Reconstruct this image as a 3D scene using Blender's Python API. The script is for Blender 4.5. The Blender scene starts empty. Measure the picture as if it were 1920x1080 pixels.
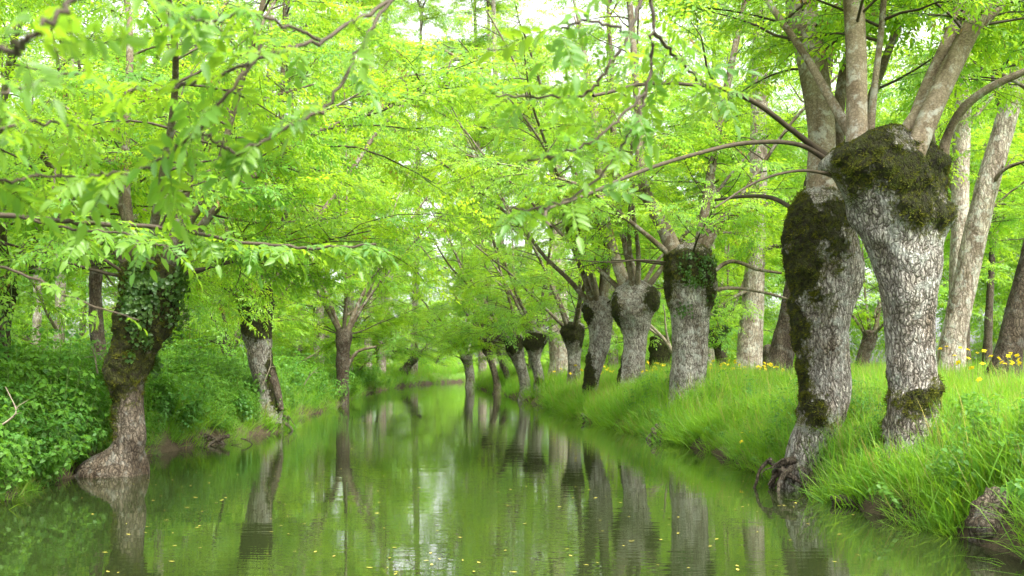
import bpy, math, random
import numpy as np
R = math.radians
random.seed(7); rng = np.random.default_rng(7)

# ------------------------------------------------------------------ camera, sky, sun, exposure
sc = bpy.context.scene
col = sc.collection
F = 1867.0; HOR = 688.0; CAMZ = 1.3          # focal length in pixels of the 1920 wide photograph, horizon row, eye height
cam_d = bpy.data.cameras.new('camera'); cam = bpy.data.objects.new('camera', cam_d); col.objects.link(cam)
cam.location = (0, 0, CAMZ); cam.rotation_euler = (R(90), 0, 0)
cam_d.sensor_width = 36; cam_d.lens = F / 1920 * 36; cam_d.shift_y = (HOR - 540) / 1920
cam_d.clip_start = 0.05; cam_d.clip_end = 2000
cam_d.dof.use_dof = True; cam_d.dof.focus_distance = 11.5; cam_d.dof.aperture_fstop = 4.2
sc.camera = cam

SUN_EL, SUN_AZ = R(56), R(140)               # azimuth measured clockwise from the view direction (+Y)
w = bpy.data.worlds.new('World'); sc.world = w; w.use_nodes = True
nt = w.node_tree; bg = nt.nodes['Background']
sky = nt.nodes.new('ShaderNodeTexSky'); sky.sky_type = 'NISHITA'; sky.sun_disc = False
sky.sun_elevation = SUN_EL; sky.sun_rotation = SUN_AZ; sky.air_density = 1.0; sky.dust_density = 4.0; sky.ozone_density = 0.3
hs = nt.nodes.new('ShaderNodeHueSaturation'); hs.inputs['Saturation'].default_value = 0.1
nt.links.new(sky.outputs[0], hs.inputs['Color']); nt.links.new(hs.outputs[0], bg.inputs['Color'])
bg.inputs['Strength'].default_value = 0.13
sl = bpy.data.lights.new('sun', 'SUN'); sl.energy = 1.5; sl.angle = R(16); sl.color = (1.0, 0.95, 0.86)
so = bpy.data.objects.new('sun', sl); col.objects.link(so)
so.rotation_euler = (math.pi/2 - SUN_EL, 0, math.pi - SUN_AZ); so.location = (10, -5, 30)
sc.view_settings.view_transform = 'Standard'; sc.view_settings.look = 'None'
sc.view_settings.exposure = 2.42; sc.view_settings.gamma = 1.0
sc.render.engine = 'CYCLES'
cy = sc.cycles
cy.max_bounces = 10; cy.diffuse_bounces = 5; cy.glossy_bounces = 3; cy.transmission_bounces = 8; cy.transparent_max_bounces = 8
cy.caustics_reflective = False; cy.caustics_refractive = False; cy.sample_clamp_indirect = 8.0
cy.use_denoising = True
try: cy.denoiser = 'OPENIMAGEDENOISE'
except Exception: pass
cy.use_adaptive_sampling = True; cy.adaptive_threshold = 0.02

# ------------------------------------------------------------------ small helpers
def P(px, py, d): return np.array([(px-960)/F*d, d, CAMZ-(py-HOR)/F*d])
def hash3(i, j, k, s):
    h = (i*374761393 + j*668265263 + k*2147483647 + s*1274126177) & 0xffffffff
    h = ((h ^ (h >> 13)) * 1274126177) & 0xffffffff
    return ((h ^ (h >> 16)) & 0xffff) / 65535.0
def vnoise(p, s=0):
    p = np.asarray(p, float); i = np.floor(p).astype(np.int64); f = p - i; f = f*f*(3-2*f)
    r = 0
    for a in (0, 1):
        for b in (0, 1):
            for c in (0, 1):
                wgt = (f[:, 0] if a else 1-f[:, 0])*(f[:, 1] if b else 1-f[:, 1])*(f[:, 2] if c else 1-f[:, 2])
                r = r + wgt*hash3(i[:, 0]+a, i[:, 1]+b, i[:, 2]+c, s)
    return r*2-1
def fbm(p, s=0, o=4):
    p = np.asarray(p, float); r = 0; a = .5
    for k in range(o): r = r + a*vnoise(p*2**k, s+k); a *= .5
    return r
def tag(o, label=None, cat=None, group=None, kind=None):
    if label: o['label'] = label
    if cat: o['category'] = cat
    if group: o['group'] = group
    if kind: o['kind'] = kind
    return o
def empty(name, loc):
    o = bpy.data.objects.new(name, None); o.location = loc; o.empty_display_size = .2; col.objects.link(o); return o
def mesh_from(name, V, Fc, mat, smooth=True):
    me = bpy.data.meshes.new(name)
    V = np.asarray(V, np.float32)
    if isinstance(Fc, np.ndarray):
        n, k = Fc.shape
        me.vertices.add(len(V)); me.vertices.foreach_set('co', V.ravel())
        me.loops.add(n*k); me.loops.foreach_set('vertex_index', Fc.astype(np.int32).ravel())
        me.polygons.add(n); me.polygons.foreach_set('loop_start', np.arange(0, n*k, k, dtype=np.int32))
        me.update(calc_edges=True)
    else:
        me.from_pydata([tuple(v) for v in V], [], Fc)
    if smooth: me.polygons.foreach_set('use_smooth', np.ones(len(me.polygons), bool))
    for m in (mat if isinstance(mat, (list, tuple)) else [mat]):
        if m: me.materials.append(m)
    return me
def link(name, me, parent=None, loc=None):
    o = bpy.data.objects.new(name, me); col.objects.link(o)
    if parent: o.parent = parent
    if loc is not None: o.location = loc
    return o
def catmull(P0, n):
    P0 = np.asarray(P0, float)
    if len(P0) == 2:
        t = np.linspace(0, 1, n)[:, None]; return P0[0]*(1-t)+P0[1]*t
    Q = np.vstack([2*P0[0]-P0[1], P0, 2*P0[-1]-P0[-2]])
    t = np.linspace(0, len(P0)-1-1e-6, n); i = t.astype(int); u = (t-i)[:, None]
    a, b, c, d = Q[i], Q[i+1], Q[i+2], Q[i+3]
    return .5*(2*b+(c-a)*u+(2*a-5*b+4*c-d)*u*u+(3*b-a-3*c+d)*u**3)
def rings(C, r, ns, up=False):
    """circle frames along the centre line C"""
    C = np.asarray(C, float); T = np.gradient(C, axis=0); T /= np.linalg.norm(T, axis=1)[:, None]+1e-9
    ref = np.array([1., 0, 0]) if up else (np.array([0, 0, 1.]) if abs(T[:, 2]).mean() < .8 else np.array([1., 0, 0]))
    A = ref - (T@ref)[:, None]*T; A /= np.linalg.norm(A, axis=1)[:, None]+1e-9
    B = np.cross(T, A); th = np.linspace(0, 2*math.pi, ns, endpoint=False)
    return C, A, B, th
def tube_faces(nr, ns):
    i = np.arange(nr-1)[:, None]*ns; j = np.arange(ns)[None]; k = (j+1) % ns
    return np.stack([i+j, i+k, i+ns+k, i+ns+j], -1).reshape(-1, 4)
class Geo:
    """collects tubes into one mesh"""
    def __init__(s): s.V = []; s.F = []; s.n = 0
    def tube(s, C, r, ns=5):
        C, A, B, th = rings(C, r, ns); r = np.broadcast_to(np.asarray(r, float), (len(C),))
        V = C[:, None]+r[:, None, None]*(np.cos(th)[None, :, None]*A[:, None]+np.sin(th)[None, :, None]*B[:, None])
        s.V.append(V.reshape(-1, 3)); s.F.append(tube_faces(len(C), ns)+s.n); s.n += len(C)*ns
    def add(s, V, Fc): s.V.append(np.asarray(V, float)); s.F.append(np.asarray(Fc)+s.n); s.n += len(V)
    def mesh(s, name, mat, origin=(0, 0, 0)):
        return mesh_from(name, np.vstack(s.V)-np.asarray(origin), np.vstack(s.F), mat)

# ------------------------------------------------------------------ materials
def newmat(name):
    m = bpy.data.materials.new(name); m.use_nodes = True
    n = m.node_tree; b = n.nodes['Principled BSDF']; return m, n, b
def N(n, t, **kw):
    o = n.nodes.new(t)
    for k, v in kw.items():
        if k in o.inputs.keys(): o.inputs[k].default_value = v
        else: setattr(o, k, v)
    return o
def ramp(n, fac, stops):
    r = n.nodes.new('ShaderNodeValToRGB'); e = r.color_ramp.elements
    while len(e) < len(stops): e.new(.5)
    for q, (p, c) in zip(e, stops): q.position = p; q.color = (*c, 1) if len(c) == 3 else c
    n.links.new(fac, r.inputs[0]); return r.outputs[0]
def mixc(n, fac, a, b, mode='MIX'):
    m = n.nodes.new('ShaderNodeMix'); m.data_type = 'RGBA'; m.blend_type = mode
    for s, v in ((0, fac), (6, a), (7, b)):
        if hasattr(v, 'links'): n.links.new(v, m.inputs[s])
        else: m.inputs[s].default_value = (*v, 1) if isinstance(v, tuple) and len(v) == 3 else v
    return m.outputs[2]
def leaf_mat(name, refl, trans, mixv=.5, rough=.45, spec=.35, var=.5):
    m, n, b = newmat(name); L = n.links
    oi = N(n, 'ShaderNodeObjectInfo'); geo = N(n, 'ShaderNodeNewGeometry')
    no = N(n, 'ShaderNodeTexNoise', Scale=.9); L.new(geo.outputs['Position'], no.inputs['Vector'])
    ad = N(n, 'ShaderNodeMath', operation='MULTIPLY_ADD'); L.new(no.outputs['Fac'], ad.inputs[0]); ad.inputs[1].default_value = .9
    L.new(oi.outputs['Random'], ad.inputs[2])
    def var_col(c):
        cr = ramp(n, ad.outputs[0], [(.2, (c[0]*(1-.45*var), c[1]*(1-.3*var), c[2]*(1+.3*var))), (.6, c), (1., (c[0]*(1+.55*var), c[1]*(1+.22*var), c[2]*.8))])
        return cr
    sc_ = N(n, 'ShaderNodeMath', operation='MULTIPLY'); 
    L.new(var_col(refl), b.inputs['Base Color']); b.inputs['Roughness'].default_value = rough; b.inputs['Specular IOR Level'].default_value = spec
    t = N(n, 'ShaderNodeBsdfTranslucent'); L.new(var_col(trans), t.inputs['Color'])
    mx = N(n, 'ShaderNodeMixShader'); mx.inputs[0].default_value = mixv
    L.new(b.outputs[0], mx.inputs[1]); L.new(t.outputs[0], mx.inputs[2]); L.new(mx.outputs[0], n.nodes['Material Output'].inputs['Surface'])
    return m
M = {}
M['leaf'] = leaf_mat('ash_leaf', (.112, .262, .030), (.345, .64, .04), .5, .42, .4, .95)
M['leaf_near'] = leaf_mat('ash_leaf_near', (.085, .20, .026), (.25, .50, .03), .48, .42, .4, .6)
M['leaf_dark'] = leaf_mat('herb_leaf', (.07, .19, .03), (.15, .36, .03), .45, .5, .35)
M['ivy'] = leaf_mat('ivy_leaf', (.05, .12, .025), (.10, .22, .03), .3, .35, .5)
M['grass'] = leaf_mat('grass_blade', (.105, .26, .028), (.24, .50, .035), .5, .5, .3, .8)
M['moss'] = leaf_mat('moss_tuft', (.07, .088, .013), (.06, .08, .010), .2, .9, .1, .7)
M['petal'] = leaf_mat('yellow_petal', (.80, .64, .02), (.85, .70, .03), .4, .5, .3, .15)
M['straw'] = leaf_mat('straw_blade', (.30, .30, .11), (.3, .32, .1), .4, .6, .2, .6)
M['keys'] = leaf_mat('dry_seed_keys', (.22, .15, .07), (.25, .16, .06), .3, .7, .2)
def plain(name, c, rough=.7, spec=.3):
    m, n, b = newmat(name); no = N(n, 'ShaderNodeTexNoise', Scale=14., Detail=4.)
    g = N(n, 'ShaderNodeNewGeometry'); n.links.new(g.outputs['Position'], no.inputs['Vector'])
    n.links.new(ramp(n, no.outputs['Fac'], [(.3, tuple(x*.6 for x in c)), (.7, tuple(x*1.3 for x in c))]), b.inputs['Base Color'])
    b.inputs['Roughness'].default_value = rough; b.inputs['Specular IOR Level'].default_value = spec; return m
M['twig'] = plain('twig_bark', (.055, .042, .024)); M['stem'] = plain('green_stem', (.10, .17, .035))
M['floatleaf'] = plain('fallen_yellow_leaf', (.42, .36, .06), .6)
M['deadwood'] = plain('dead_wood', (.26, .22, .16), .85, .15)
def bark(name, light, dark, lichen=.5, sx=24., sz=8., bump=.9, dist=.02):
    m, n, b = newmat(name); L = n.links
    g = N(n, 'ShaderNodeNewGeometry')
    n1 = N(n, 'ShaderNodeTexNoise', Scale=5., Detail=3.); L.new(g.outputs['Position'], n1.inputs['Vector'])
    dm = N(n, 'ShaderNodeVectorMath', operation='MULTIPLY_ADD'); L.new(n1.outputs['Color'], dm.inputs[0]); dm.inputs[1].default_value = (.09, .09, .16)
    L.new(g.outputs['Position'], dm.inputs[2])
    n9 = N(n, 'ShaderNodeTexNoise', Scale=17., Detail=3.); L.new(g.outputs['Position'], n9.inputs['Vector'])
    dn = N(n, 'ShaderNodeVectorMath', operation='MULTIPLY_ADD'); L.new(n9.outputs['Color'], dn.inputs[0]); dn.inputs[1].default_value = (.055, .055, .05); L.new(dm.outputs[0], dn.inputs[2])
    mp = N(n, 'ShaderNodeMapping'); mp.inputs['Scale'].default_value = (sx, sx, sz); L.new(dn.outputs[0], mp.inputs['Vector'])
    vo = N(n, 'ShaderNodeTexVoronoi', feature='DISTANCE_TO_EDGE'); vo.inputs['Scale'].default_value = 1.; vo.inputs['Randomness'].default_value = .9; L.new(mp.outputs[0], vo.inputs['Vector'])
    fine = N(n, 'ShaderNodeTexNoise', Scale=60., Detail=5., Roughness=.65); L.new(g.outputs['Position'], fine.inputs['Vector'])
    big = N(n, 'ShaderNodeTexNoise', Scale=2.6, Detail=5., Roughness=.6); L.new(g.outputs['Position'], big.inputs['Vector'])
    v2 = N(n, 'ShaderNodeTexVoronoi', feature='DISTANCE_TO_EDGE'); v2.inputs['Scale'].default_value = 2.3; L.new(mp.outputs[0], v2.inputs['Vector'])
    ka = ramp(n, vo.outputs['Distance'], [(.0, (0, 0, 0)), (.07, (.5,)*3), (.24, (1, 1, 1))]); kb = ramp(n, v2.outputs['Distance'], [(.0, (.35,)*3), (.12, (1, 1, 1))])
    crack = mixc(n, 1., ka, kb, 'MULTIPLY')
    c0 = mixc(n, crack, dark, light)
    tone = ramp(n, big.outputs['Fac'], [(.32, (.62, .56, .48)), (.55, (1, 1, 1)), (.72, (1.22, 1.24, 1.2))])
    c1 = mixc(n, 1., c0, tone, 'MULTIPLY')
    ft = ramp(n, fine.outputs['Fac'], [(.3, (.6, .6, .6)), (.7, (1.2, 1.2, 1.2))])
    c2 = mixc(n, .8, c1, ft, 'MULTIPLY')
    li = N(n, 'ShaderNodeTexNoise', Scale=7., Detail=6., Roughness=.7); L.new(g.outputs['Position'], li.inputs['Vector'])
    ms0 = N(n, 'ShaderNodeMapping'); ms0.inputs['Scale'].default_value = (7, 7, .9); L.new(g.outputs['Position'], ms0.inputs['Vector'])
    st = N(n, 'ShaderNodeTexNoise', Scale=1., Detail=4., Roughness=.6); L.new(ms0.outputs[0], st.inputs['Vector'])
    c2 = mixc(n, .85, c2, ramp(n, st.outputs['Fac'], [(.33, (.45, .40, .34)), (.52, (1, 1, 1)), (.7, (1.15, 1.15, 1.12))]), 'MULTIPLY')
    lf = ramp(n, li.outputs['Fac'], [(.52, (0, 0, 0)), (.62, (lichen,)*3)])
    c3 = mixc(n, lf, c2, (.48, .50, .44))
    at = N(n, 'ShaderNodeAttribute', attribute_name='moss')
    mn = N(n, 'ShaderNodeTexNoise', Scale=22., Detail=4.); L.new(g.outputs['Position'], mn.inputs['Vector'])
    ms = N(n, 'ShaderNodeMath', operation='MULTIPLY_ADD'); L.new(mn.outputs['Fac'], ms.inputs[0]); ms.inputs[1].default_value = .5; L.new(at.outputs['Fac'], ms.inputs[2])
    mf = ramp(n, ms.outputs[0], [(.66, (0, 0, 0)), (.78, (1, 1, 1))])
    mcol = ramp(n, mn.outputs['Fac'], [(.35, (.018, .015, .007)), (.62, (.04, .045, .009))])
    c4 = mixc(n, mf, c3, mcol)
    L.new(c4, b.inputs['Base Color']); b.inputs['Roughness'].default_value = .88; b.inputs['Specular IOR Level'].default_value = .2
    hm = N(n, 'ShaderNodeMath', operation='MULTIPLY_ADD'); L.new(fine.outputs['Fac'], hm.inputs[0]); hm.inputs[1].default_value = .45; L.new(crack, hm.inputs[2])
    bp = N(n, 'ShaderNodeBump', Strength=bump, Distance=dist); L.new(hm.outputs[0], bp.inputs['Height']); L.new(bp.outputs[0], b.inputs['Normal'])
    return m
M['bark_grey'] = bark('bark_grey', (.60, .565, .50), (.085, .07, .052), .6, 28., 5.5, 1., .035)
M['bark_brown'] = bark('bark_brown', (.22, .18, .135), (.05, .04, .028), .25)
M['bark_dark'] = bark('bark_dark', (.15, .12, .085), (.04, .03, .02), .12)
M['bark_pale'] = bark('bark_pale', (.56, .49, .41), (.18, .145, .11), .6, 16., 4.)
M['limb'] = bark('limb_bark', (.19, .155, .105), (.10, .08, .052), .3, 30., 22., .35, .008)
M['limb_pale'] = bark('limb_bark_pale', (.30, .245, .175), (.17, .135, .09), .45, 26., 30., .35, .008)
def ground_mat():
    m, n, b = newmat('soil'); L = n.links; g = N(n, 'ShaderNodeNewGeometry')
    a = N(n, 'ShaderNodeTexNoise', Scale=1.2, Detail=6.); c = N(n, 'ShaderNodeTexNoise', Scale=24., Detail=6., Roughness=.7)
    for q in (a, c): L.new(g.outputs['Position'], q.inputs['Vector'])
    soil = ramp(n, c.outputs['Fac'], [(.3, (.028, .02, .012)), (.7, (.10, .075, .045))])
    green = ramp(n, c.outputs['Fac'], [(.3, (.05, .11, .015)), (.7, (.13, .25, .03))])
    sx = N(n, 'ShaderNodeSeparateXYZ'); L.new(g.outputs['Position'], sx.inputs[0])
    ma = N(n, 'ShaderNodeMath', operation='MULTIPLY_ADD'); L.new(a.outputs['Fac'], ma.inputs[0]); ma.inputs[1].default_value = .35; L.new(sx.outputs['Z'], ma.inputs[2])
    f = ramp(n, ma.outputs[0], [(.32, (0, 0, 0)), (.52, (1, 1, 1))])
    L.new(mixc(n, f, soil, green), b.inputs['Base Color']); b.inputs['Roughness'].default_value = .9; b.inputs['Specular IOR Level'].default_value = .2
    bp = N(n, 'ShaderNodeBump', Strength=.8, Distance=.04); L.new(c.outputs['Fac'], bp.inputs['Height']); L.new(bp.outputs[0], b.inputs['Normal'])
    return m
M['ground'] = ground_mat()
def water_mat():
    m, n, b = newmat('canal_water'); L = n.links; g = N(n, 'ShaderNodeNewGeometry')
    b.inputs['Base Color'].default_value = (.018, .026, .008, 1); b.inputs['Roughness'].default_value = .01; b.inputs['IOR'].default_value = 2.3
    b.inputs['Specular IOR Level'].default_value = .5
    def wave(sx, sy, scale, det):
        mp = N(n, 'ShaderNodeMapping'); mp.inputs['Scale'].default_value = (sx, sy, 1); L.new(g.outputs['Position'], mp.inputs['Vector'])
        t = N(n, 'ShaderNodeTexNoise', Scale=scale, Detail=det, Roughness=.5); L.new(mp.outputs[0], t.inputs['Vector']); return t.outputs['Fac']
    a = wave(.6, 1.6, 1.6, 2.); c = wave(.5, 2.2, 6.5, 2.)
    patch = wave(1, .5, .35, 2.); pr = ramp(n, patch, [(.38, (.15,)*3), (.62, (1, 1, 1))])
    b1 = N(n, 'ShaderNodeBump', Strength=1., Distance=.0016); L.new(a, b1.inputs['Height'])
    b2 = N(n, 'ShaderNodeBump', Distance=.0014); L.new(pr, b2.inputs['Strength']); L.new(c, b2.inputs['Height']); L.new(b1.outputs[0], b2.inputs['Normal'])
    L.new(b2.outputs[0], b.inputs['Normal']); return m
M['water'] = water_mat()

# ------------------------------------------------------------------ terrain and water
RIGHT = [(3.6, -25), (3.7, 0), (3.55, 5), (3.42, 7), (3.25, 9), (3.05, 10.4), (3.05, 12), (3.15, 14), (3.02, 16), (2.68, 18), (2.35, 20.5), (1.85, 24), (1.5, 28), (1.2, 32), (.5, 38), (-.2, 45), (-1.0, 52), (-2.2, 62), (-2.9, 70), (-1.5, 78), (6, 88), (24, 100)]
LEFT = [(-4.5, -25), (-4.5, 0), (-4.6, 5), (-4.85, 9), (-5.2, 10.8), (-5.3, 12.0), (-5.15, 13.2), (-5.35, 15), (-5.0, 18), (-4.6, 20.6), (-5.2, 23), (-5.6, 28), (-5.8, 33), (-6.2, 37), (-6.8, 42), (-7.2, 52), (-7.3, 62), (-6.9, 72), (-5.5, 82), (-1.5, 91), (5, 97), (22, 108)]
POLY = np.array(RIGHT + LEFT[::-1], float)
def river_s(x, y):
    """signed distance to the water's edge: negative in the canal"""
    x = np.asarray(x, float).ravel(); y = np.asarray(y, float).ravel(); d = np.full(x.shape, 1e9); ins = np.zeros(x.shape, bool)
    n = len(POLY)
    for i in range(n):
        a = POLY[i]; b = POLY[(i+1) % n]; e = b-a
        t = np.clip(((x-a[0])*e[0]+(y-a[1])*e[1])/(e@e), 0, 1)
        d = np.minimum(d, np.hypot(x-a[0]-t*e[0], y-a[1]-t*e[1]))
        c = ((a[1] > y) != (b[1] > y)) & (x < (b[0]-a[0])*(y-a[1])/(b[1]-a[1]+1e-12)+a[0]); ins ^= c
    return np.where(ins, -d, d)
def ground_z(x, y):
    x = np.asarray(x, float).ravel(); y = np.asarray(y, float).ravel(); s = river_s(x, y)
    p = np.stack([x, y, 0*x], 1)
    s = s + .12*vnoise(p*1.7, 5) + .06*vnoise(p*4.1, 6)
    land = .13*np.clip(s/.07, 0, 1)+.72*(1-np.exp(-np.maximum(s-.05, 0)/.8)) + .07*fbm(p*.5, 9)*np.clip(s, 0, 1)*2 + .03*vnoise(p*2.3, 3)
    bed = np.maximum(-1.1, s*.9)
    return np.where(s > 0, land, bed)
def gz(x, y): return float(ground_z([x], [y])[0])
def axis(lims):
    out = []
    for a, b, st in lims: out.append(np.arange(a, b, st))
    return np.concatenate(out)
gx = axis([(-420, -80, 20), (-80, -20, 3), (-20, -8, .8), (-8, -3.4, .13), (-3.4, .8, .35), (.8, 6, .13), (6, 14, .6), (14, 80, 3), (80, 421, 20)])
gy = axis([(-60, -4, 4), (-4, 4, .5), (4, 30, .15), (30, 60, .5), (60, 120, 1.2), (120, 601, 16)])
X, Y = np.meshgrid(gx, gy); Z = ground_z(X, Y)
V = np.stack([X.ravel(), Y.ravel(), Z], 1); nx = len(gx); ny = len(gy)
i = np.arange(ny-1)[:, None]*nx; j = np.arange(nx-1)[None]
Fg = np.stack([i+j, i+j+1, i+nx+j+1, i+nx+j], -1).reshape(-1, 4)
g = link('ground', mesh_from('ground', V, Fg, M['ground'])); g['kind'] = 'structure'
wv = np.array([(-12, -30, 0), (60, -30, 0), (60, 125, 0), (-12, 125, 0)], float)
wob = link('water', mesh_from('water', wv, np.array([[0, 1, 2, 3]]), M['water'], False)); wob['kind'] = 'structure'

# ------------------------------------------------------------------ leaf shapes (sources for the scattered foliage)
def leaflet(L, W, curl=.12, fold=.25):
    """pointed leaflet along +X, six vertices with a folded midrib"""
    v = np.array([(0, 0, 0), (.3*L, .46*W, fold*W*.5), (.68*L, .38*W, fold*W*.4-curl*L*.3), (L, 0, -curl*L), (.68*L, -.38*W, fold*W*.4-curl*L*.3), (.3*L, -.46*W, fold*W*.5), (.45*L, 0, -curl*L*.1)])
    f = [(0, 6, 1), (1, 6, 2), (2, 6, 3), (3, 6, 4), (4, 6, 5), (5, 6, 0)]
    return v, np.array(f)
def leaflet4(L, W, curl=.15):
    v = np.array([(0, 0, 0), (.45*L, .5*W, .02*L), (L, 0, -curl*L), (.45*L, -.5*W, .02*L)]); return v, np.array([(0, 3, 1), (1, 3, 2)])
def rotm(ax, ay, az):
    ca, sa, cb, sb, cc, s_ = math.cos(ax), math.sin(ax), math.cos(ay), math.sin(ay), math.cos(az), math.sin(az)
    return np.array([[cc, -s_, 0], [s_, cc, 0], [0, 0, 1]])@np.array([[cb, 0, sb], [0, 1, 0], [-sb, 0, cb]])@np.array([[1, 0, 0], [0, ca, -sa], [0, sa, ca]])
def compound(rs, L=.24, pairs=4, fine=False, LL=.075, WW=.03):
    """ash leaf: stalk along +X drooping, leaflets in pairs and one at the end"""
    vs, fs, ms, n = [], [], [], 0
    droop = rs.uniform(.15, .5)
    def pt(t): return np.array([L*t*math.cos(droop*t), 0, -L*math.sin(droop*t)*t*.9])
    def put(v, f, m):
        nonlocal n
        vs.append(v); fs.append(f+n); ms.extend([m]*len(f)); n += len(v)
    for k in range(6 if fine else 1):
        a, b = pt(k/(6 if fine else 1)), pt((k+1)/(6 if fine else 1)); wd = .0016 if fine else .0022
        put(np.array([a+(0, wd, 0), a-(0, wd, 0), b-(0, wd, 0), b+(0, wd, 0)]), np.array([(0, 1, 2), (0, 2, 3)]), 1)
    fn = leaflet if fine else leaflet4
    for k in range(pairs):
        t = .30+.62*k/pairs
        for sgn in (1, -1):
            s = rs.uniform(.8, 1.12)*(1-.18*abs(k-1.5)/2)
            v, f = fn(LL*s, WW*s, rs.uniform(.05, .3))
            m = rotm(rs.uniform(-.35, .35)+sgn*.25, droop*.6+rs.uniform(-.15, .45), sgn*rs.uniform(.85, 1.25))
            put(v@m.T+pt(t)+(0, sgn*.002, 0), f, 0)
    v, f = fn(LL*1.1, WW*1.1, .2); put(v@rotm(rs.uniform(-.3, .3), droop+.2, rs.uniform(-.2, .2)).T+pt(1), f, 0)
    return np.vstack(vs), np.vstack(fs), ms
def mk_source(name, vs, fs, ms, mats):
    me = mesh_from(name, np.vstack(vs), np.vstack(fs), mats, False)
    me.polygons.foreach_set('material_index', np.array(ms, np.int32)); me.update()
    return bpy.data.objects.new(name, me)          # not linked: only used as a shape by the scatter nodes
def spray_source(name, seed, nleaf=9, length=.62, keys=0):
    rs = np.random.default_rng(seed); vs, fs, ms, n = [], [], [], 0
    g = Geo(); t = np.linspace(0, 1, 5); sag = rs.uniform(.02, .12)
    stem = np.stack([length*t, .04*np.sin(t*3+seed), -sag*t*t], 1); g.tube(stem, .005*(1-.7*t), 3)
    Vq, Fq = np.vstack(g.V), np.vstack(g.F); tri = np.vstack([Fq[:, [0, 1, 2]], Fq[:, [0, 2, 3]]])
    vs.append(Vq); fs.append(tri); ms += [1]*len(tri); n += len(Vq)
    for k in range(nleaf):
        tt = .15+.85*(k//2)/max(1, (nleaf-1)//2); sgn = 1 if k % 2 else -1
        v, f, m = compound(rs, rs.uniform(.17, .26), 4 if rs.random() < .6 else 3)
        ya = sgn*rs.uniform(.5, 1.2)*(1.1-.5*tt) if k < nleaf-1 else 0
        mt = rotm(rs.uniform(-.4, .4), rs.uniform(-.55, .35), ya)
        base = np.array([length*tt, .04*math.sin(tt*3+seed), -sag*tt*tt])
        vs.append(v@mt.T+base); fs.append(f+n); ms += m; n += len(v)
    for k in range(keys):
        for q in range(7):
            v, f = leaflet4(rs.uniform(.04, .06), .01, 0)
            v = v@rotm(rs.uniform(0, 6), R(90)+rs.uniform(-.5, .5), rs.uniform(0, 6)).T+np.array([length*rs.uniform(.2, .6), 0, -.05-.02*q*.5])
            vs.append(v); fs.append(f+n); ms += [2]*len(f); n += len(v)
    return mk_source(name, vs, fs, ms, [M['leaf'], M['stem'], M['keys']])
SPRAYS = [spray_source('leaf_spray_shape', 11+k, 9+(k % 3), .55+.06*k, 2 if k == 3 else 0) for k in range(4)]
def ovate(L, W, rs):
    a = rs.uniform(.1, .35)
    v = np.array([(0, 0, 0), (.25*L, .5*W, .01), (.6*L, .36*W, -a*L*.4), (L, 0, -a*L), (.6*L, -.36*W, -a*L*.4), (.25*L, -.5*W, .01), (.4*L, 0, -.02*L)])
    return v, np.array([(0, 6, 1), (1, 6, 2), (2, 6, 3), (3, 6, 4), (4, 6, 5), (5, 6, 0)])
def nettle_source(name, seed, h=.75):
    rs = np.random.default_rng(seed); vs, fs, ms, n = [], [], [], 0
    for st in range(3):
        g = Geo(); t = np.linspace(0, 1, 5); az = rs.uniform(0, 6.28); ln = rs.uniform(.05, .3)*h; hh = h*rs.uniform(.75, 1.1)
        off = rs.normal(0, .06, 2)
        C = np.stack([off[0]+ln*t*t*math.cos(az), off[1]+ln*t*t*math.sin(az), hh*t], 1); g.tube(C, .005*(1-.6*t), 3)
        Vq, Fq = np.vstack(g.V), np.vstack(g.F); tri = np.vstack([Fq[:, [0, 1, 2]], Fq[:, [0, 2, 3]]])
        vs.append(Vq); fs.append(tri+n); ms += [1]*len(tri); n += len(Vq)
        for k in range(8):
            tt = .22+.78*k/7; p = C[0]+(C[-1]-C[0])*np.array([tt*tt, tt*tt, tt])
            for q in range(4 if k == 7 else 2):
                s = rs.uniform(.075, .12)*(1-.45*abs(tt-.55)*1.2)
                v, f = ovate(s, s*.62, rs); ya = k*1.57+q*(3.14 if k < 7 else 1.57)+rs.uniform(-.3, .3)
                m = rotm(rs.uniform(-.25, .25), rs.uniform(-.2, .5), ya); d = m@np.array([1, 0, 0])*.02
                vs.append(v@m.T+p+d); fs.append(f+n); ms += [0]*len(f); n += len(v)
    return mk_source(name, vs, fs, ms, [M['leaf_dark'], M['stem']])
NETTLES = [nettle_source('herb_shape', 31+k, .6+.12*k) for k in range(3)]
def blade(rs, h, wd, lean, az):
    t = np.array([0, .4, .75, 1]); x = lean*h*t**2.0; z = h*(t-.25*lean*t**2.2)
    ww = wd*np.array([.8, 1, .65, 0]); dx, dy = math.cos(az), math.sin(az)
    v = []
    for k in range(4):
        c = np.array([x[k]*dx, x[k]*dy, z[k]])
        v += [c+np.array([-dy, dx, 0])*ww[k]/2, c-np.array([-dy, dx, 0])*ww[k]/2] if k < 3 else [c]
    return np.array(v), np.array([(0, 1, 3), (0, 3, 2), (2, 3, 5), (2, 5, 4), (4, 5, 6)])
def tuft_source(name, seed, nb=30, h=.38, spread=.09, wd=.007, lean=(.15, 1.0)):
    rs = np.random.default_rng(seed); vs, fs, n = [], [], 0
    for k in range(nb):
        v, f = blade(rs, h*rs.uniform(.5, 1.15), wd*rs.uniform(.6, 1.3), rs.uniform(*lean), rs.uniform(0, 6.28))
        vs.append(v+np.array([*rs.normal(0, spread, 2), -.02])); fs.append(f+n); n += len(v)
    return mk_source(name, vs, fs, [0]*sum(map(len, fs)), [M['grass']])
TUFTS = [tuft_source('grass_tuft_shape', 51+k, 30, .27+.075*k, .085, .0075) for k in range(5)]
TUFTS[4] = tuft_source('straw_tuft_shape', 57, 9, .5, .10, .004, (.05, .5)); TUFTS[4].data.materials.clear(); TUFTS[4].data.materials.append(M['straw'])
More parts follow.
